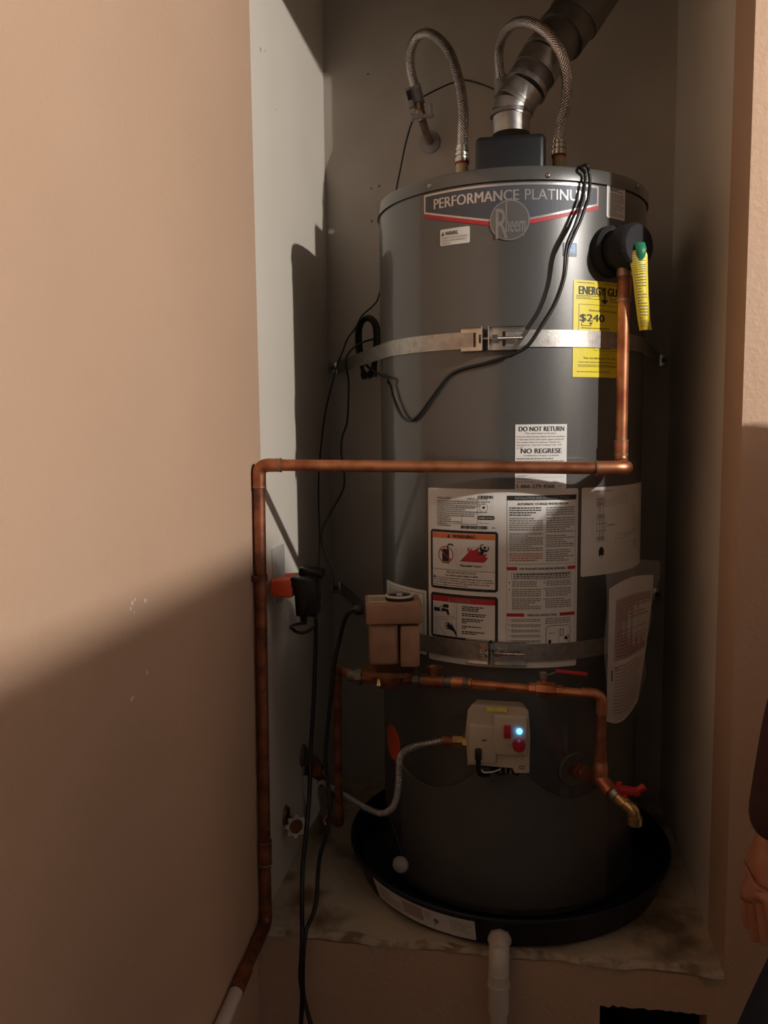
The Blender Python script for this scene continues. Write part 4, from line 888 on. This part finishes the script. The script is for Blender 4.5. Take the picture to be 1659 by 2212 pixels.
MB().box(st+Vector((.050, 0, .012)), (.056, .012, .005), rot=Matrix.Rotation(radians(4), 3, 'Y'), bev=.002).build('lever_grip', 'red', bv_)
# left side: pump to drop pipe behind
yL = -.56
p1 = pp(727, 1438, yL); rl_ = thing('return_pipe', 'thin copper pipe dropping from the pump and turning into the left wall', 'pipe', (p1.x, p1.y, 0))
MB().tube([(pcx-.070, PYc, zl), (pcx-.088, PYc+.005, zl+.002)], .0115, 14).build('dark_nipple', 'galvd', rl_)
MB().tube(fillet([(pcx-.078, PYc, zl), (p1.x, yL, zl+.003), (p1.x, yL, zl-.035)], .02, 8), r12*1.18, 16).build('elbow', 'cud', rl_)
p2 = pp(733, 1778, yL+.05); MB().tube([(p1.x, yL, zl-.02), (p2.x, p2.y, p2.z+.02)], r12, 16).build('drop_pipe', 'cud', rl_)
p3 = onX(692, 1768, .0)
MB().tube(fillet([(p2.x, p2.y, p2.z+.035), p2, p2+(p3-p2)*.35], .02, 8), r12*1.2, 16).build('elbow', 'cud', rl_)
MB().tube([p2+(p3-p2)*.2, p3], r12, 16).build('stub_pipe', 'cud', rl_)
MB().tube([p2+(p3-p2)*.52, p2+(p3-p2)*.72], r12*1.5, 6).build('hex_union', 'brass', rl_)
# ------------------------------------------------------------------ drain tapping at the lower right
dt = oncyl(1240, 1662); th = theta(dt); nn = Vector((sin(th), -cos(th), 0))
dv = thing('drain_valve', 'brass drain valve with a red handle at the lower right of the tank', 'valve', dt)
MB().lathe([(0, .0345), (.002, .034), (.0035, .031), (.002, .028)], dt, nn, 36).build('cover_ring', 'skirt', dv)
tee = Vector((eR.x, eR.y, pp(1303, 1683, yR).z))
MB().tube([dt-nn*.01, dt+(tee-dt)*.45], .0105, 16).tube([dt+(tee-dt)*.18, dt+(tee-dt)*.30], .0145, 16).tube([dt+(tee-dt)*.36, dt+(tee-dt)*.50], .0150, 6).build('nipple', 'cu', dv)
dd = Vector((.50, -.70, -.40)).normalized()
mb = MB(); mb.tube([dt+(tee-dt)*.4, tee], .0125, 16); mb.tube([tee+Vector((0, 0, .034)), tee+Vector((0, 0, .028)), tee+Vector((0, 0, .024)), tee], [.0115, .0115, .0135, .0125], 16); mb.tube([tee, tee+dd*.032], .0135, 16); mb.build('tee', 'cu', dv)
MB().tube([tee+Vector((0, 0, .024)), tee+Vector((0, 0, .052))], .0107, 16).build('solder_cup', 'cud', dv)
va = pp(1332, 1718, yR-.03)
MB().tube([tee+dd*.025, va], .0115, 16).build('valve_nipple', 'cud', dv)
d2 = (pp(1350, 1736, yR-.045)-va).normalized()
MB().lathe([(-.004, .0155), (.006, .0155)], va, d2, 26).build('union_ring', 'galv', dv)
vb = pp(1352, 1738, yR-.045); ve_ = pp(1368, 1748, yR-.055); vf = pp(1371, 1776, yR-.055)
MB().tube([va, va+(vb-va)*.5, vb], [.0125, .0135, .0115], 16).tube(fillet([vb, ve_, vf], .014, 8), .0105, 16).lathe([(0, .0125), (.014, .0125)], vf+Vector((0, 0, -.004)), (0, 0, 1), 18).build('spout', 'brass', dv)
mb = MB(); hb = pp(1345, 1712, yR-.04)+Vector((.002, 0, .002)); mb.tube([vb, hb], .006, 10)
mb.box(hb+Vector((.009, 0, .002)), (.036, .014, .014), rot=Matrix.Rotation(radians(6), 3, 'Y'), bev=.004, seg=2); mb.tube([hb+Vector((.022, 0, .002)), hb+Vector((.034, -.002, .012))], .0065, 10); mb.lathe([(0, .006), (.010, .005)], hb+Vector((-.008, 0, .006)), (0, 0, 1), 10)
mb.build('handle', 'red', dv)

# ------------------------------------------------------------------ gas flex line, plate, wall valves
gx = thing('gas_flex_line', 'corrugated steel gas hose looping from the control box to the left wall', 'hose', (g0.x-.07, gy+.03, g0.z))
gl = pp(985, 1602, gy+.03)
mb = MB(); mb.tube([(g0.x-.055, gy+.03, gl.z), (g0.x-.066, gy+.03, gl.z)], .016, 8); mb.tube([(g0.x-.064, gy+.03, gl.z), (g0.x-.085, gy+.03, gl.z)], .0125, 6); mb.build('flare_nut', 'brass', gx)
MB().tube([(g0.x-.083, gy+.03, gl.z), (g0.x-.105, gy+.032, gl.z)], .0095, 14).build('adapter', 'cud', gx)
gpth = [Vector((g0.x-.103, gy+.032, gl.z))]+[onY(x, y, Y) for x, y, Y in ((925, 1607, -.635), (895, 1613, -.63), (872, 1625, -.62), (863, 1645, -.61), (861, 1690, -.60), (856, 1725, -.58), (845, 1748, -.56), (822, 1757, -.53), (785, 1742, -.48), (740, 1715, -.42), (712, 1698, -.38), (696, 1690, -.35))]
path = smooth_path(gpth, 26); L = [0]
for i in range(1, len(path)): L.append(L[-1]+(path[i]-path[i-1]).length)
nn_ = int(L[-1]/.0011); pth = []; rs = []; j = 0
for i in range(nn_+1):
    s_ = L[-1]*i/nn_
    while j < len(L)-2 and L[j+1] < s_: j += 1
    f = (s_-L[j])/(L[j+1]-L[j]) if L[j+1] > L[j] else 0; pth.append(path[j]+(path[j+1]-path[j])*f); rs.append((.0056, .0070, .0070, .0056)[i % 4])
MB().tube(pth, rs, 12).build('corrugated_tube', 'galv', gx)
ge = path[-1]
# bent escutcheon plate
es = thing('wall_escutcheon', 'bent pale metal plate where the gas hose meets the left wall', 'plate', (0, -.30, ge.z-.03))
pts2 = [(650, 1678), (656, 1675), (668, 1677), (680, 1683), (692, 1692), (686, 1702), (685, 1715), (689, 1735), (690, 1750), (682, 1768), (669, 1789), (668, 1770), (664, 1745), (655, 1715), (651, 1695)]
A = onY(650, 1740, -.30); vs2 = [onY(x, y, -.36+.0012*(690-x)*1.0) for x, y in pts2]
mb = MB(); o_ = len(vs2); tt = tessellate_polygon([[Vector((x, y, 0)) for x, y in pts2]]); mb.add(vs2+[v+Vector((.001, .003, 0)) for v in vs2], [tuple(t) for t in tt]+[tuple(o_+i for i in t) for t in tt]+[(i, (i+1) % o_, o_+(i+1) % o_, o_+i) for i in range(o_)]); mb.build('plate', 'paper2', es)
MB().tube([ge, ge+Vector((-.02, .03, .003)), Vector((.0, ge.y+.07, ge.z+.004))], .012, 14).build('stub', 'galvd', es)
# round wheel handle on wall
wc = onX(638, 1784, .028); wv = thing('hose_bibb', 'octagonal white wheel handle valve low on the left wall', 'valve', (0, wc.y, wc.z)); wn = Vector((.62, -.76, .12)).normalized()
ex = wn.cross(Vector((0, 0, 1))).normalized(); ey = ex.cross(wn)
mb = MB(); n = 48; out = []; inn = []
for i in range(n): a_ = 2*pi*i/n; rr = .0245 if (i % 6) < 3 else .0195; out.append((rr*cos(a_), rr*sin(a_))); inn.append((.0155*cos(a_), .0155*sin(a_)))
vs = []; 
for k, lst in enumerate((out, inn)):
    for h_ in (0, .005): vs += [wc+ex*a_+ey*b_+wn*h_ for a_, b_ in lst]
fs = []
for i in range(n):
    j = (i+1) % n; fs += [(n+i, n+j, 3*n+j, 3*n+i), (i, 2*n+i, 2*n+j, j), (i, j, n+j, n+i), (2*n+i, 3*n+i, 3*n+j, 2*n+j)]
mb.add(vs, fs); mb.build('wheel_handle', 'plate', wv)
MB().lathe([(-.02, .010), (0, .012), (.003, .0150), (.004, .001)], wc, wn, 20).tube([wc-wn*.01, Vector((.0, wc.y+.03, wc.z))], .009, 12).lathe([(0, .022), (.006, .018)], Vector((0, wc.y+.02, wc.z+.012)), (1, 0, 0), 20).build('valve_body', 'cud', wv)
gc2 = onX(676, 1645, .03); gv = thing('gas_cock', 'dark gas shutoff valve with faded red handle on the left wall', 'valve', (0, gc2.y, gc2.z))
MB().tube([Vector((0, gc2.y+.02, gc2.z+.005)), gc2, gc2+Vector((.02, -.02, -.008))], [.011, .015, .012], 14).lathe([(0, .027), (.007, .022)], Vector((0, gc2.y+.02, gc2.z+.005)), (1, 0, 0), 22).build('valve_body', 'galvd', gv)
MB().box(gc2+Vector((.016, -.024, -.010)), (.022, .010, .030), bev=.003).build('handle', 'cud', gv)

# ------------------------------------------------------------------ outlets, adapters
def plate_on_left(x, y, w_, h_): c = onX(x, y, 0); return c
oc = onX(598, 1240, 0)
ot = thing('wall_outlet', 'white outlet cover on the left wall above the orange adapter', 'outlet', (0, oc.y, oc.z))
op = MB().box((.004, oc.y, oc.z), (.008, .074, .118), bev=.003).build('cover_plate', 'plate', ot)
for dz in (.020, -.020): MB().box((.0085, oc.y, oc.z+dz), (.003, .034, .028), bev=.0015).build('receptacle', 'plate', ot)
oa = onX(600, 1258, .03); zz_ = onX(622, 1262, .06).z
yy = oc.y
def lx(x, y, X): return onX(x, y, X)
ad = thing('orange_adapter', 'orange three way plug adapter in the wall outlet', 'adapter', (.01, yy, zz_))
A0 = lx(607, 1268, .028); A1 = lx(625, 1255, .055)
mb = MB(); mb.box((.034, A0.y, A0.z), (.046, .040, .036), bev=.005, seg=3); mb.build('adapter_body', 'redo', ad)
MB().tube([(.030, A0.y+.030, A0.z+.010), (.062, A0.y+.030, A0.z+.012)], .013, 16).build('adapter_arm', 'redo', ad)
MB().tube([(.060, A0.y+.055, A0.z+.022), (.080, A0.y+.055, A0.z+.022)], .008, 14).build('adapter_tip', 'redo', ad)
pw = thing('power_supply', 'black plug in power supply hanging from the orange adapter', 'power supply', (.09, A0.y, A0.z-.05))
pc = Vector((.082, A0.y+.006, lx(650, 1298, .082).z))
mb = MB(); mb.box(pc, (.046, .055, .078), bev=.003, taper=.14); mb.box(pc+Vector((-.008, -.004, .030)), (.044, .042, .022), bev=.004); mb.build('case', 'blackg', pw)
MB().box(pc+Vector((.004, .022, .044)), (.050, .03, .018), rot=Matrix.Rotation(radians(6), 3, 'Y'), bev=.003).build('second_plug', 'blackg', pw)
g_ = pc+Vector((-.008, -.006, -.040)); MB().lathe([(0, .0075), (.018, .0055)], g_, (0, 0, -1), 12).build('strain_relief', 'blackg', pw)
# ------------------------------------------------------------------ cords
def cord(name, label, pts, r=.0030, mt='cord', cat='cord', n=8, seg=10):
    o = MB().tube(smooth_path(pts, n), r, seg).build(name, mt); tag(o, label, cat); return o
cord('cable', 'short black cord curling under the power supply', [g_+Vector((0, 0, -.015))]+[onX(x, y, X) for x, y, X in ((630, 1352, .084), (635, 1361, .088), (645, 1366, .094), (658, 1366, .10), (670, 1360, .107), (680, 1349, .113), (684, 1335, .118))], .0032)
cord('sensor_wire', 'thin brown wire strung between the two wall shutoff valves', [onY(x, y, Y) for x, y, Y in ((916, 208, -.09), (945, 193, -.05), (975, 180, -.02), (1003, 173, .012), (1040, 182, -.03), (1068, 193, -.10))], .0019, 'cordb', 'wire')
cord('sensor_wire', 'thin wire hanging from the left shutoff valve past the tank to the outlet', [onY(x, y, Y) for x, y, Y in ((897, 248, -.06), (886, 275, -.03), (875, 315, -.012), (866, 360, -.008), (857, 405, -.006), (848, 470, -.004), (838, 560, -.004), (818, 640, -.006), (806, 660, -.01), (782, 682, -.02), (768, 708, -.035), (750, 733, -.04), (741, 757, -.045), (728, 790, -.04), (716, 835, -.05), (703, 890, -.08), (694, 960, -.12), (689, 1020, -.16), (688, 1080, -.20), (690, 1150, -.25), (688, 1220, -.29), (684, 1262, -.32))], .0021, 'cord', 'wire')
rc_ = R+.014
fr_ = [oncyl(x, y, R+o) for x, y, o in ((1264, 356, .009), (1272, 372, .011), (1274, 400, .014), (1270, 430, .017), (1263, 450, .019), (1254, 476, .021), (1244, 498, .023), (1234, 521, .025), (1226, 545, .026), (1219, 600, .028), (1200, 655, .028), (1172, 702, .030), (1148, 738, .031), (1130, 755, .028), (1100, 768, .022), (1050, 784, .012), (990, 800, .006), (962, 820, .006), (930, 862, .006), (903, 898, .006), (885, 909, .007), (866, 896, .008), (850, 860, .008), (842, 832, .008), (830, 815, .008))]
top = [Vector((onY(1195, 352, -.36).x, -.36, ZT+.014)), Vector((onY(1215, 349, -.42).x, -.42, ZT+.012)), Vector((onY(1238, 350, -.48).x, -.48, ZT+.010))]
cord('cable', 'black cord draped down the tank front over the upper strap', top+fr_+[onY(805, 800, -.16), onY(788, 785, -.09), onY(780, 768, -.07)], .0030)
fr2 = [oncyl(x, y, R+o) for x, y, o in ((1256, 360, .010), (1264, 378, .010), (1263, 400, .013), (1259, 430, .016), (1252, 456, .018), (1240, 490, .021), (1227, 520, .023), (1221, 548, .025), (1216, 600, .027), (1197, 655, .027), (1169, 702, .029), (1146, 738, .030), (1128, 755, .026), (1100, 771, .020))]
top2 = [p+Vector((-.004, .004, .002)) for p in top]
cord('cable', 'second strand of black cord beside the first at the tank rim', top2+fr2, .0026)
cl = thing('cord_bundle', 'coiled bundle of black cord tucked behind the upper strap', 'cord bundle', (onY(793, 750, -.09).x, -.09, zc1))
rd = random.Random(5)
for i in range(9):
    c_ = onY(794, 718, -.075-.004*i); wx = .017+.0016*i+rd.uniform(-.001, .001); hz_ = .030+.0012*i; dx = rd.uniform(-.003, .003)
    lo1 = onY(782+rd.uniform(0, 6)+i*2.2, 812+rd.uniform(-4, 8), -.075-.004*i)
    pts = [Vector((lo1.x-.004, lo1.y, lo1.z)), Vector((c_.x-wx*.75, c_.y, zc1)), Vector((c_.x-wx, c_.y, c_.z-.008)), Vector((c_.x-wx*.7, c_.y, c_.z+hz_*.7)), Vector((c_.x+dx, c_.y, c_.z+hz_)), Vector((c_.x+wx*.8, c_.y, c_.z+hz_*.6)), Vector((c_.x+wx, c_.y, c_.z-.012)), Vector((c_.x+wx*.7, c_.y, zc1)), Vector((lo1.x+.010, lo1.y, lo1.z+.004))]
    MB().tube(smooth_path(pts, 7), .0029, 8).build('loop', 'cord', cl)
cord('cable', 'black cord falling from the coiled bundle down the left corner', [onY(x, y, Y) for x, y, Y in ((812, 732, -.10), (790, 737, -.115), (765, 750, -.12), (749, 770, -.12), (748, 792, -.11), (753, 825, -.10), (752, 880, -.10), (749, 915, -.12), (739, 945, -.14), (737, 975, -.16), (741, 1005, -.18), (744, 1035, -.20), (739, 1062, -.21), (715, 1105, -.24), (696, 1145, -.26), (697, 1185, -.28), (712, 1225, -.30), (719, 1258, -.33), (714, 1285, -.35), (695, 1305, -.37), (685, 1325, -.39), (683, 1345, -.41))], .0024)
cord('cable', 'black pump cord hanging from the pump down over the slab edge', [pp(772, 1318, PYc-.01)]+[onY(x, y, Y) for x, y, Y in ((757, 1320, -.62), (744, 1340, -.61), (735, 1375, -.60), (722, 1435, -.60), (715, 1500, -.60), (708, 1570, -.60), (703, 1640, -.60), (708, 1690, -.60), (713, 1745, -.61), (706, 1800, -.62), (691, 1850, -.63), (686, 1900, -.64), (684, 1940, -.655), (676, 1975, -.67), (662, 2008, -.70), (656, 2050, -.715), (654, 2110, -.715), (656, 2150, -.715), (664, 2185, -.72), (676, 2230, -.73), (684, 2270, -.73))], .0042)
cord('cable', 'long black cord running from the adapter down past the slab edge', [onY(x, y, Y) for x, y, Y in ((668, 1283, -.42), (680, 1310, -.43), (682, 1350, -.44), (681, 1420, -.45), (677, 1520, -.48), (671, 1620, -.51), (668, 1720, -.54), (661, 1800, -.58), (654, 1870, -.61), (652, 1950, -.655), (653, 2015, -.705), (651, 2070, -.715), (649, 2110, -.715), (653, 2150, -.715), (650, 2212, -.72), (648, 2260, -.73))], .0045)

# ------------------------------------------------------------------ document pouch at the right
def pouch(u, v, o=0):
    xl, xr = 1316-6*v, 1412-34*v**1.3; yl, yr = 1272+286*v, 1242+272*v
    x = xl+(xr-xl)*u; y = yl+(yr-yl)*u+(-10)*sin(pi*u)*(1-v)+22*sin(pi*u)*v
    Y = -.560+.12*u-.012*sin(pi*u); return onY(x, y, Y-o)
dpn = thing('document_pouch', 'booklet in a clear plastic pouch hanging on the right flank of the tank', 'pouch', pouch(.5, 1))
mb = MB(); mb.grid(lambda u, v: pouch(u, v, 0), 16, 20); mb.grid(lambda u, v: pouch(u, v, -.004), 16, 20); mb.grid(lambda u, v: pouch(0, v, -.004*u), 1, 20); mb.grid(lambda u, v: pouch(u, 1, -.004*v), 16, 1); mb.build('booklet', 'paper', dpn, fixn=False)
lb = Label(lambda u, v, o: pouch(u, v, o), .10, .30, 'paper', back=False)
lb.rect(.17, .12, .97, .56, 'mauve', 1); lb.fine(.22, .14, .95, .30, 6, 'redfine', 2, 301, .45); lb.fine(.22, .36, .95, .55, 8, 'redink', 2, 302, .25); lb.fine(.20, .60, .90, .95, 15, 'redfine', 1, 303, .35)
lb.rect(.10, .62, .14, .70, 'ink', 1); lb.poly([(.19, .615), (.23, .60), (.27, .615)], 'ink', 2); lb.build('x', dpn)
for ch in dpn.children:
    if ch.name.startswith('print'): ch.name = 'booklet_print'
def film(u, v):
    xl, xr = 1308+0*v, 1424-42*v; yl, yr = 1238+314*v, 1212+296*v; x = xl+(xr-xl)*u+4*sin(v*17)*u+3*sin(v*9); y = yl+(yr-yl)*u-14*sin(pi*u)*(1-v)+22*sin(pi*u)*v
    return onY(x, y, -.572+.13*u-.014*sin(pi*u)-.004*sin(3*u+6*v))
MB().grid(film, 24, 30).build('plastic_sleeve', 'film', dpn, fixn=False)

# ------------------------------------------------------------------ person at the right edge, facing the closet
def skin_mesh(name, verts, edges, radii, mt, parent, root, sub=2):
    me = bpy.data.meshes.new(name); off = parent.location if parent else Vector((0, 0, 0))
    me.from_pydata([Vector(v)-off for v in verts], edges, []); o = bpy.data.objects.new(name, me); C.objects.link(o); o.parent = parent
    sk = o.modifiers.new('skin', 'SKIN'); sk.use_smooth_shade = True
    if not me.skin_vertices: return o
    for i, r_ in enumerate(radii): me.skin_vertices[0].data[i].radius = r_ if isinstance(r_, tuple) else (r_, r_)
    me.skin_vertices[0].data[root].use_root = True
    ss = o.modifiers.new('sub', 'SUBSURF'); ss.levels = sub; ss.render_levels = sub
    me.materials.append(M[mt]); return o
PXc, PYn = 1.14, -.96
pe = thing('person', 'person in dark sleeves and blue jeans with one hand hanging at the right edge', 'person', (PXc, PYn, ZF))
V = []; Eg = []; Rd = []; idx = {}
def vtx(n_, p, r_, par=None):
    V.append(Vector(p)); Rd.append(r_); idx[n_] = len(V)-1
    if par is not None: Eg.append((idx[par], idx[n_]))
hY = -.985
def hp(x, y, Y=hY): return onY(x, y, Y)
vtx('pelvis', (PXc, PYn, .36), (.14, .10)); vtx('waist', (PXc, PYn, .52), (.125, .095), 'pelvis'); vtx('chest', (PXc, PYn+.01, .68), (.145, .105), 'waist'); vtx('upper', (PXc, PYn, .79), (.11, .08), 'chest'); vtx('neck', (PXc, PYn+.015, .885), .052, 'upper'); vtx('jaw', (PXc, PYn+.045, .965), (.058, .068), 'neck'); vtx('skull', (PXc, PYn+.04, 1.045), (.074, .088), 'jaw'); vtx('crown', (PXc, PYn+.035, 1.095), (.055, .065), 'skull')
wr_ = hp(1668, 1828)
vtx('shL', (PXc-.165, PYn, .775), .052, 'upper'); vtx('elL', (wr_.x+.035, PYn-.03, .60), .038, 'shL'); vtx('wrL', wr_, (.026, .022), 'elL')
vtx('palm', hp(1652, 1880), (.032, .020), 'wrL'); vtx('knuck', hp(1634, 1915), (.030, .013), 'palm')
for i, (a_, b_, c_, Y_) in enumerate((((1612, 1936), (1611, 1970), (1617, 2006), -.945), ((1626, 1942), (1628, 1988), (1634, 2036), -.975), ((1645, 1950), (1649, 1995), (1653, 2042), -1.000), ((1663, 1945), (1668, 1985), (1671, 2024), -1.020))):
    k = 'f%d' % i; vtx(k+'a', hp(*a_, Y_), .0088, 'knuck'); vtx(k+'b', hp(*b_, Y_), .0078, k+'a'); vtx(k+'c', hp(*c_, Y_), .0068, k+'b')
vtx('tha', hp(1632, 1908, -.935), .0105, 'palm'); vtx('thb', hp(1624, 1940, -.918), .0095, 'tha'); vtx('thc', hp(1630, 1968, -.912), .0080, 'thb')
vtx('shR', (PXc+.16, PYn, .78), .052, 'upper'); vtx('elR', (PXc+.22, PYn-.02, .58), .038, 'shR'); vtx('wrR', (PXc+.22, PYn+.10, .36), .026, 'elR'); vtx('paR', (PXc+.21, PYn+.13, .29), (.034, .018), 'wrR')
for i in range(4): k = 'g%d' % i; vtx(k+'a', (PXc+.21+(i-1.5)*.004, PYn+.115+.019*i, .245), .010, 'paR'); vtx(k+'b', (PXc+.205, PYn+.120+.018*i, .205), .0088, k+'a'); vtx(k+'c', (PXc+.195, PYn+.120+.018*i, .175), .0078, k+'b')
vtx('ta', (PXc+.19, PYn+.165, .28), .011, 'paR'); vtx('tb', (PXc+.185, PYn+.18, .245), .0095, 'ta')
for s_, k in ((-1, 'l'), (1, 'r')):
    vtx(k+'hip', (PXc+s_*.09-(.06 if s_ < 0 else 0), PYn, .30), .082, 'pelvis'); vtx(k+'kn', (PXc+s_*.135-(.145 if s_ < 0 else 0), PYn+.01, -.02), .052, k+'hip'); vtx(k+'an', (PXc+s_*.14-(.145 if s_ < 0 else 0), PYn-.02, ZF+.10), .036, k+'kn'); vtx(k+'ft', (PXc+s_*.15-(.145 if s_ < 0 else 0), PYn+.06, ZF+.045), (.036, .028), k+'an'); vtx(k+'to', (PXc+s_*.155-(.145 if s_ < 0 else 0), PYn+.14, ZF+.03), (.034, .020), k+'ft')
skin_mesh('body', V, Eg, Rd, 'skin', pe, 0)
def sub_skin(name, keys, links, rad, mt, root=0, sub=2): return skin_mesh(name, [V[idx[k]] if isinstance(k, str) else Vector(k) for k in keys], links, rad, mt, pe, root, sub)
sl_ = V[idx['elL']].lerp(V[idx['wrL']], .98); sr_ = V[idx['elR']].lerp(V[idx['wrR']], .9)
sub_skin('shirt', ['pelvis', 'waist', 'chest', 'upper', 'shL', 'elL', tuple(sl_), 'shR', 'elR', tuple(sr_)], [(0, 1), (1, 2), (2, 3), (3, 4), (4, 5), (5, 6), (3, 7), (7, 8), (8, 9)], [(.162, .122), (.145, .118), (.162, .125), (.125, .095), .068, .054, .040, .068, .054, .042], 'shirt')
sub_skin('jeans', ['pelvis', 'lhip', 'lkn', 'lan', 'rhip', 'rkn', 'ran'], [(0, 1), (1, 2), (2, 3), (0, 4), (4, 5), (5, 6)], [(.150, .112), .100, .078, .068, .100, .074, .066], 'jeans')
for k in ('l', 'r'):
    sub_skin('shoe', [k+'an', k+'ft', k+'to'], [(0, 1), (1, 2)], [.044, (.046, .040), (.042, .030)], 'black', 1)
hd = V[idx['skull']]
mb = MB(); n = 14
for j in range(9):
    for i in range(20):
        a_ = 2*pi*i/20; ph = pi*.60*j/8; mb.v.append(hd+Vector((.082*sin(ph)*cos(a_), -.012+.092*sin(ph)*sin(a_)*(1 if sin(a_) < 0 else .86), .020+.078*cos(ph))))
for j in range(8):
    for i in range(20): mb.face((j*20+i, j*20+(i+1) % 20, (j+1)*20+(i+1) % 20, (j+1)*20+i), 0, None, True)
mb.build('hair', 'hair', pe)
mb = MB(); mb.box(hd+Vector((0, .090, -.020)), (.022, .030, .040), bev=.007); mb.build('nose', 'skin', pe)
for s_ in (-1, 1):
    MB().lathe([(-.008, .006), (0, .011), (.006, .008), (.008, .001)], hd+Vector((s_*.030, .076, .008)), (0, 1, 0), 14).build('eye', 'paper2', pe)
    MB().lathe([(-.006, .020), (.004, .024), (.008, .016)], hd+Vector((s_*.072, .0, -.012)), (s_, 0, 0), 14).build('ear', 'skin', pe)
MB().box(hd+Vector((0, .082, -.062)), (.045, .012, .010), bev=.004).build('mouth', 'redfine', pe)

# ------------------------------------------------------------------ out of the frame: a cabinet added for its shadow, and the room lamp
cb = thing('added_shadow_cabinet', 'unseen tall pale cabinet added right of the frame to cast the level shadow on the left wall', 'shadow caster', (1.8, -1.7, ZF))
ZCB = LAMP.z-(LAMP.z-.733)*(LAMP.x-1.5)/(LAMP.x-.0)  # top of the added cabinet, set so its shadow edge meets the left wall
MB().box((1.78, -1.82, (ZF+.03+ZCB)/2), (.56, .86, ZCB-ZF-.06), bev=.003).box((1.78, -1.82, ZCB-.015), (.56, .86, .03), bev=.002).box((1.78, -1.82, ZF+.03), (.50, .80, .06)).build('carcass', 'plate', cb)
for dy in (-.215, .215):
    d_ = MB().box((1.494, -1.82+dy, (ZF+ZCB)/2), (.012, .41, ZCB-ZF-.14), bev=.003).build('door', 'plate', cb)
    MB().box((1.482, -1.82+dy*.2, .5), (.014, .010, .12), bev=.003).build('handle', 'steel', d_)
lt = thing('ceiling_lamp', 'bare bulb in a round porcelain holder on the room ceiling', 'lamp', (LAMP.x, LAMP.y, ZC+.02))
MB().lathe([(0, .055), (.010, .055), (.030, .030), (.045, .028)], (LAMP.x, LAMP.y, ZC+.02), (0, 0, -1), 28).build('lamp_holder', 'plate', lt)
MB().lathe([(.045, .012), (.08, .013), (.105, .015), (.120, .017), (.133, .014), (.140, .008), (.141, .001)], (LAMP.x, LAMP.y, ZC+.02), (0, 0, -1), 28).build('bulb', 'bulb', lt)
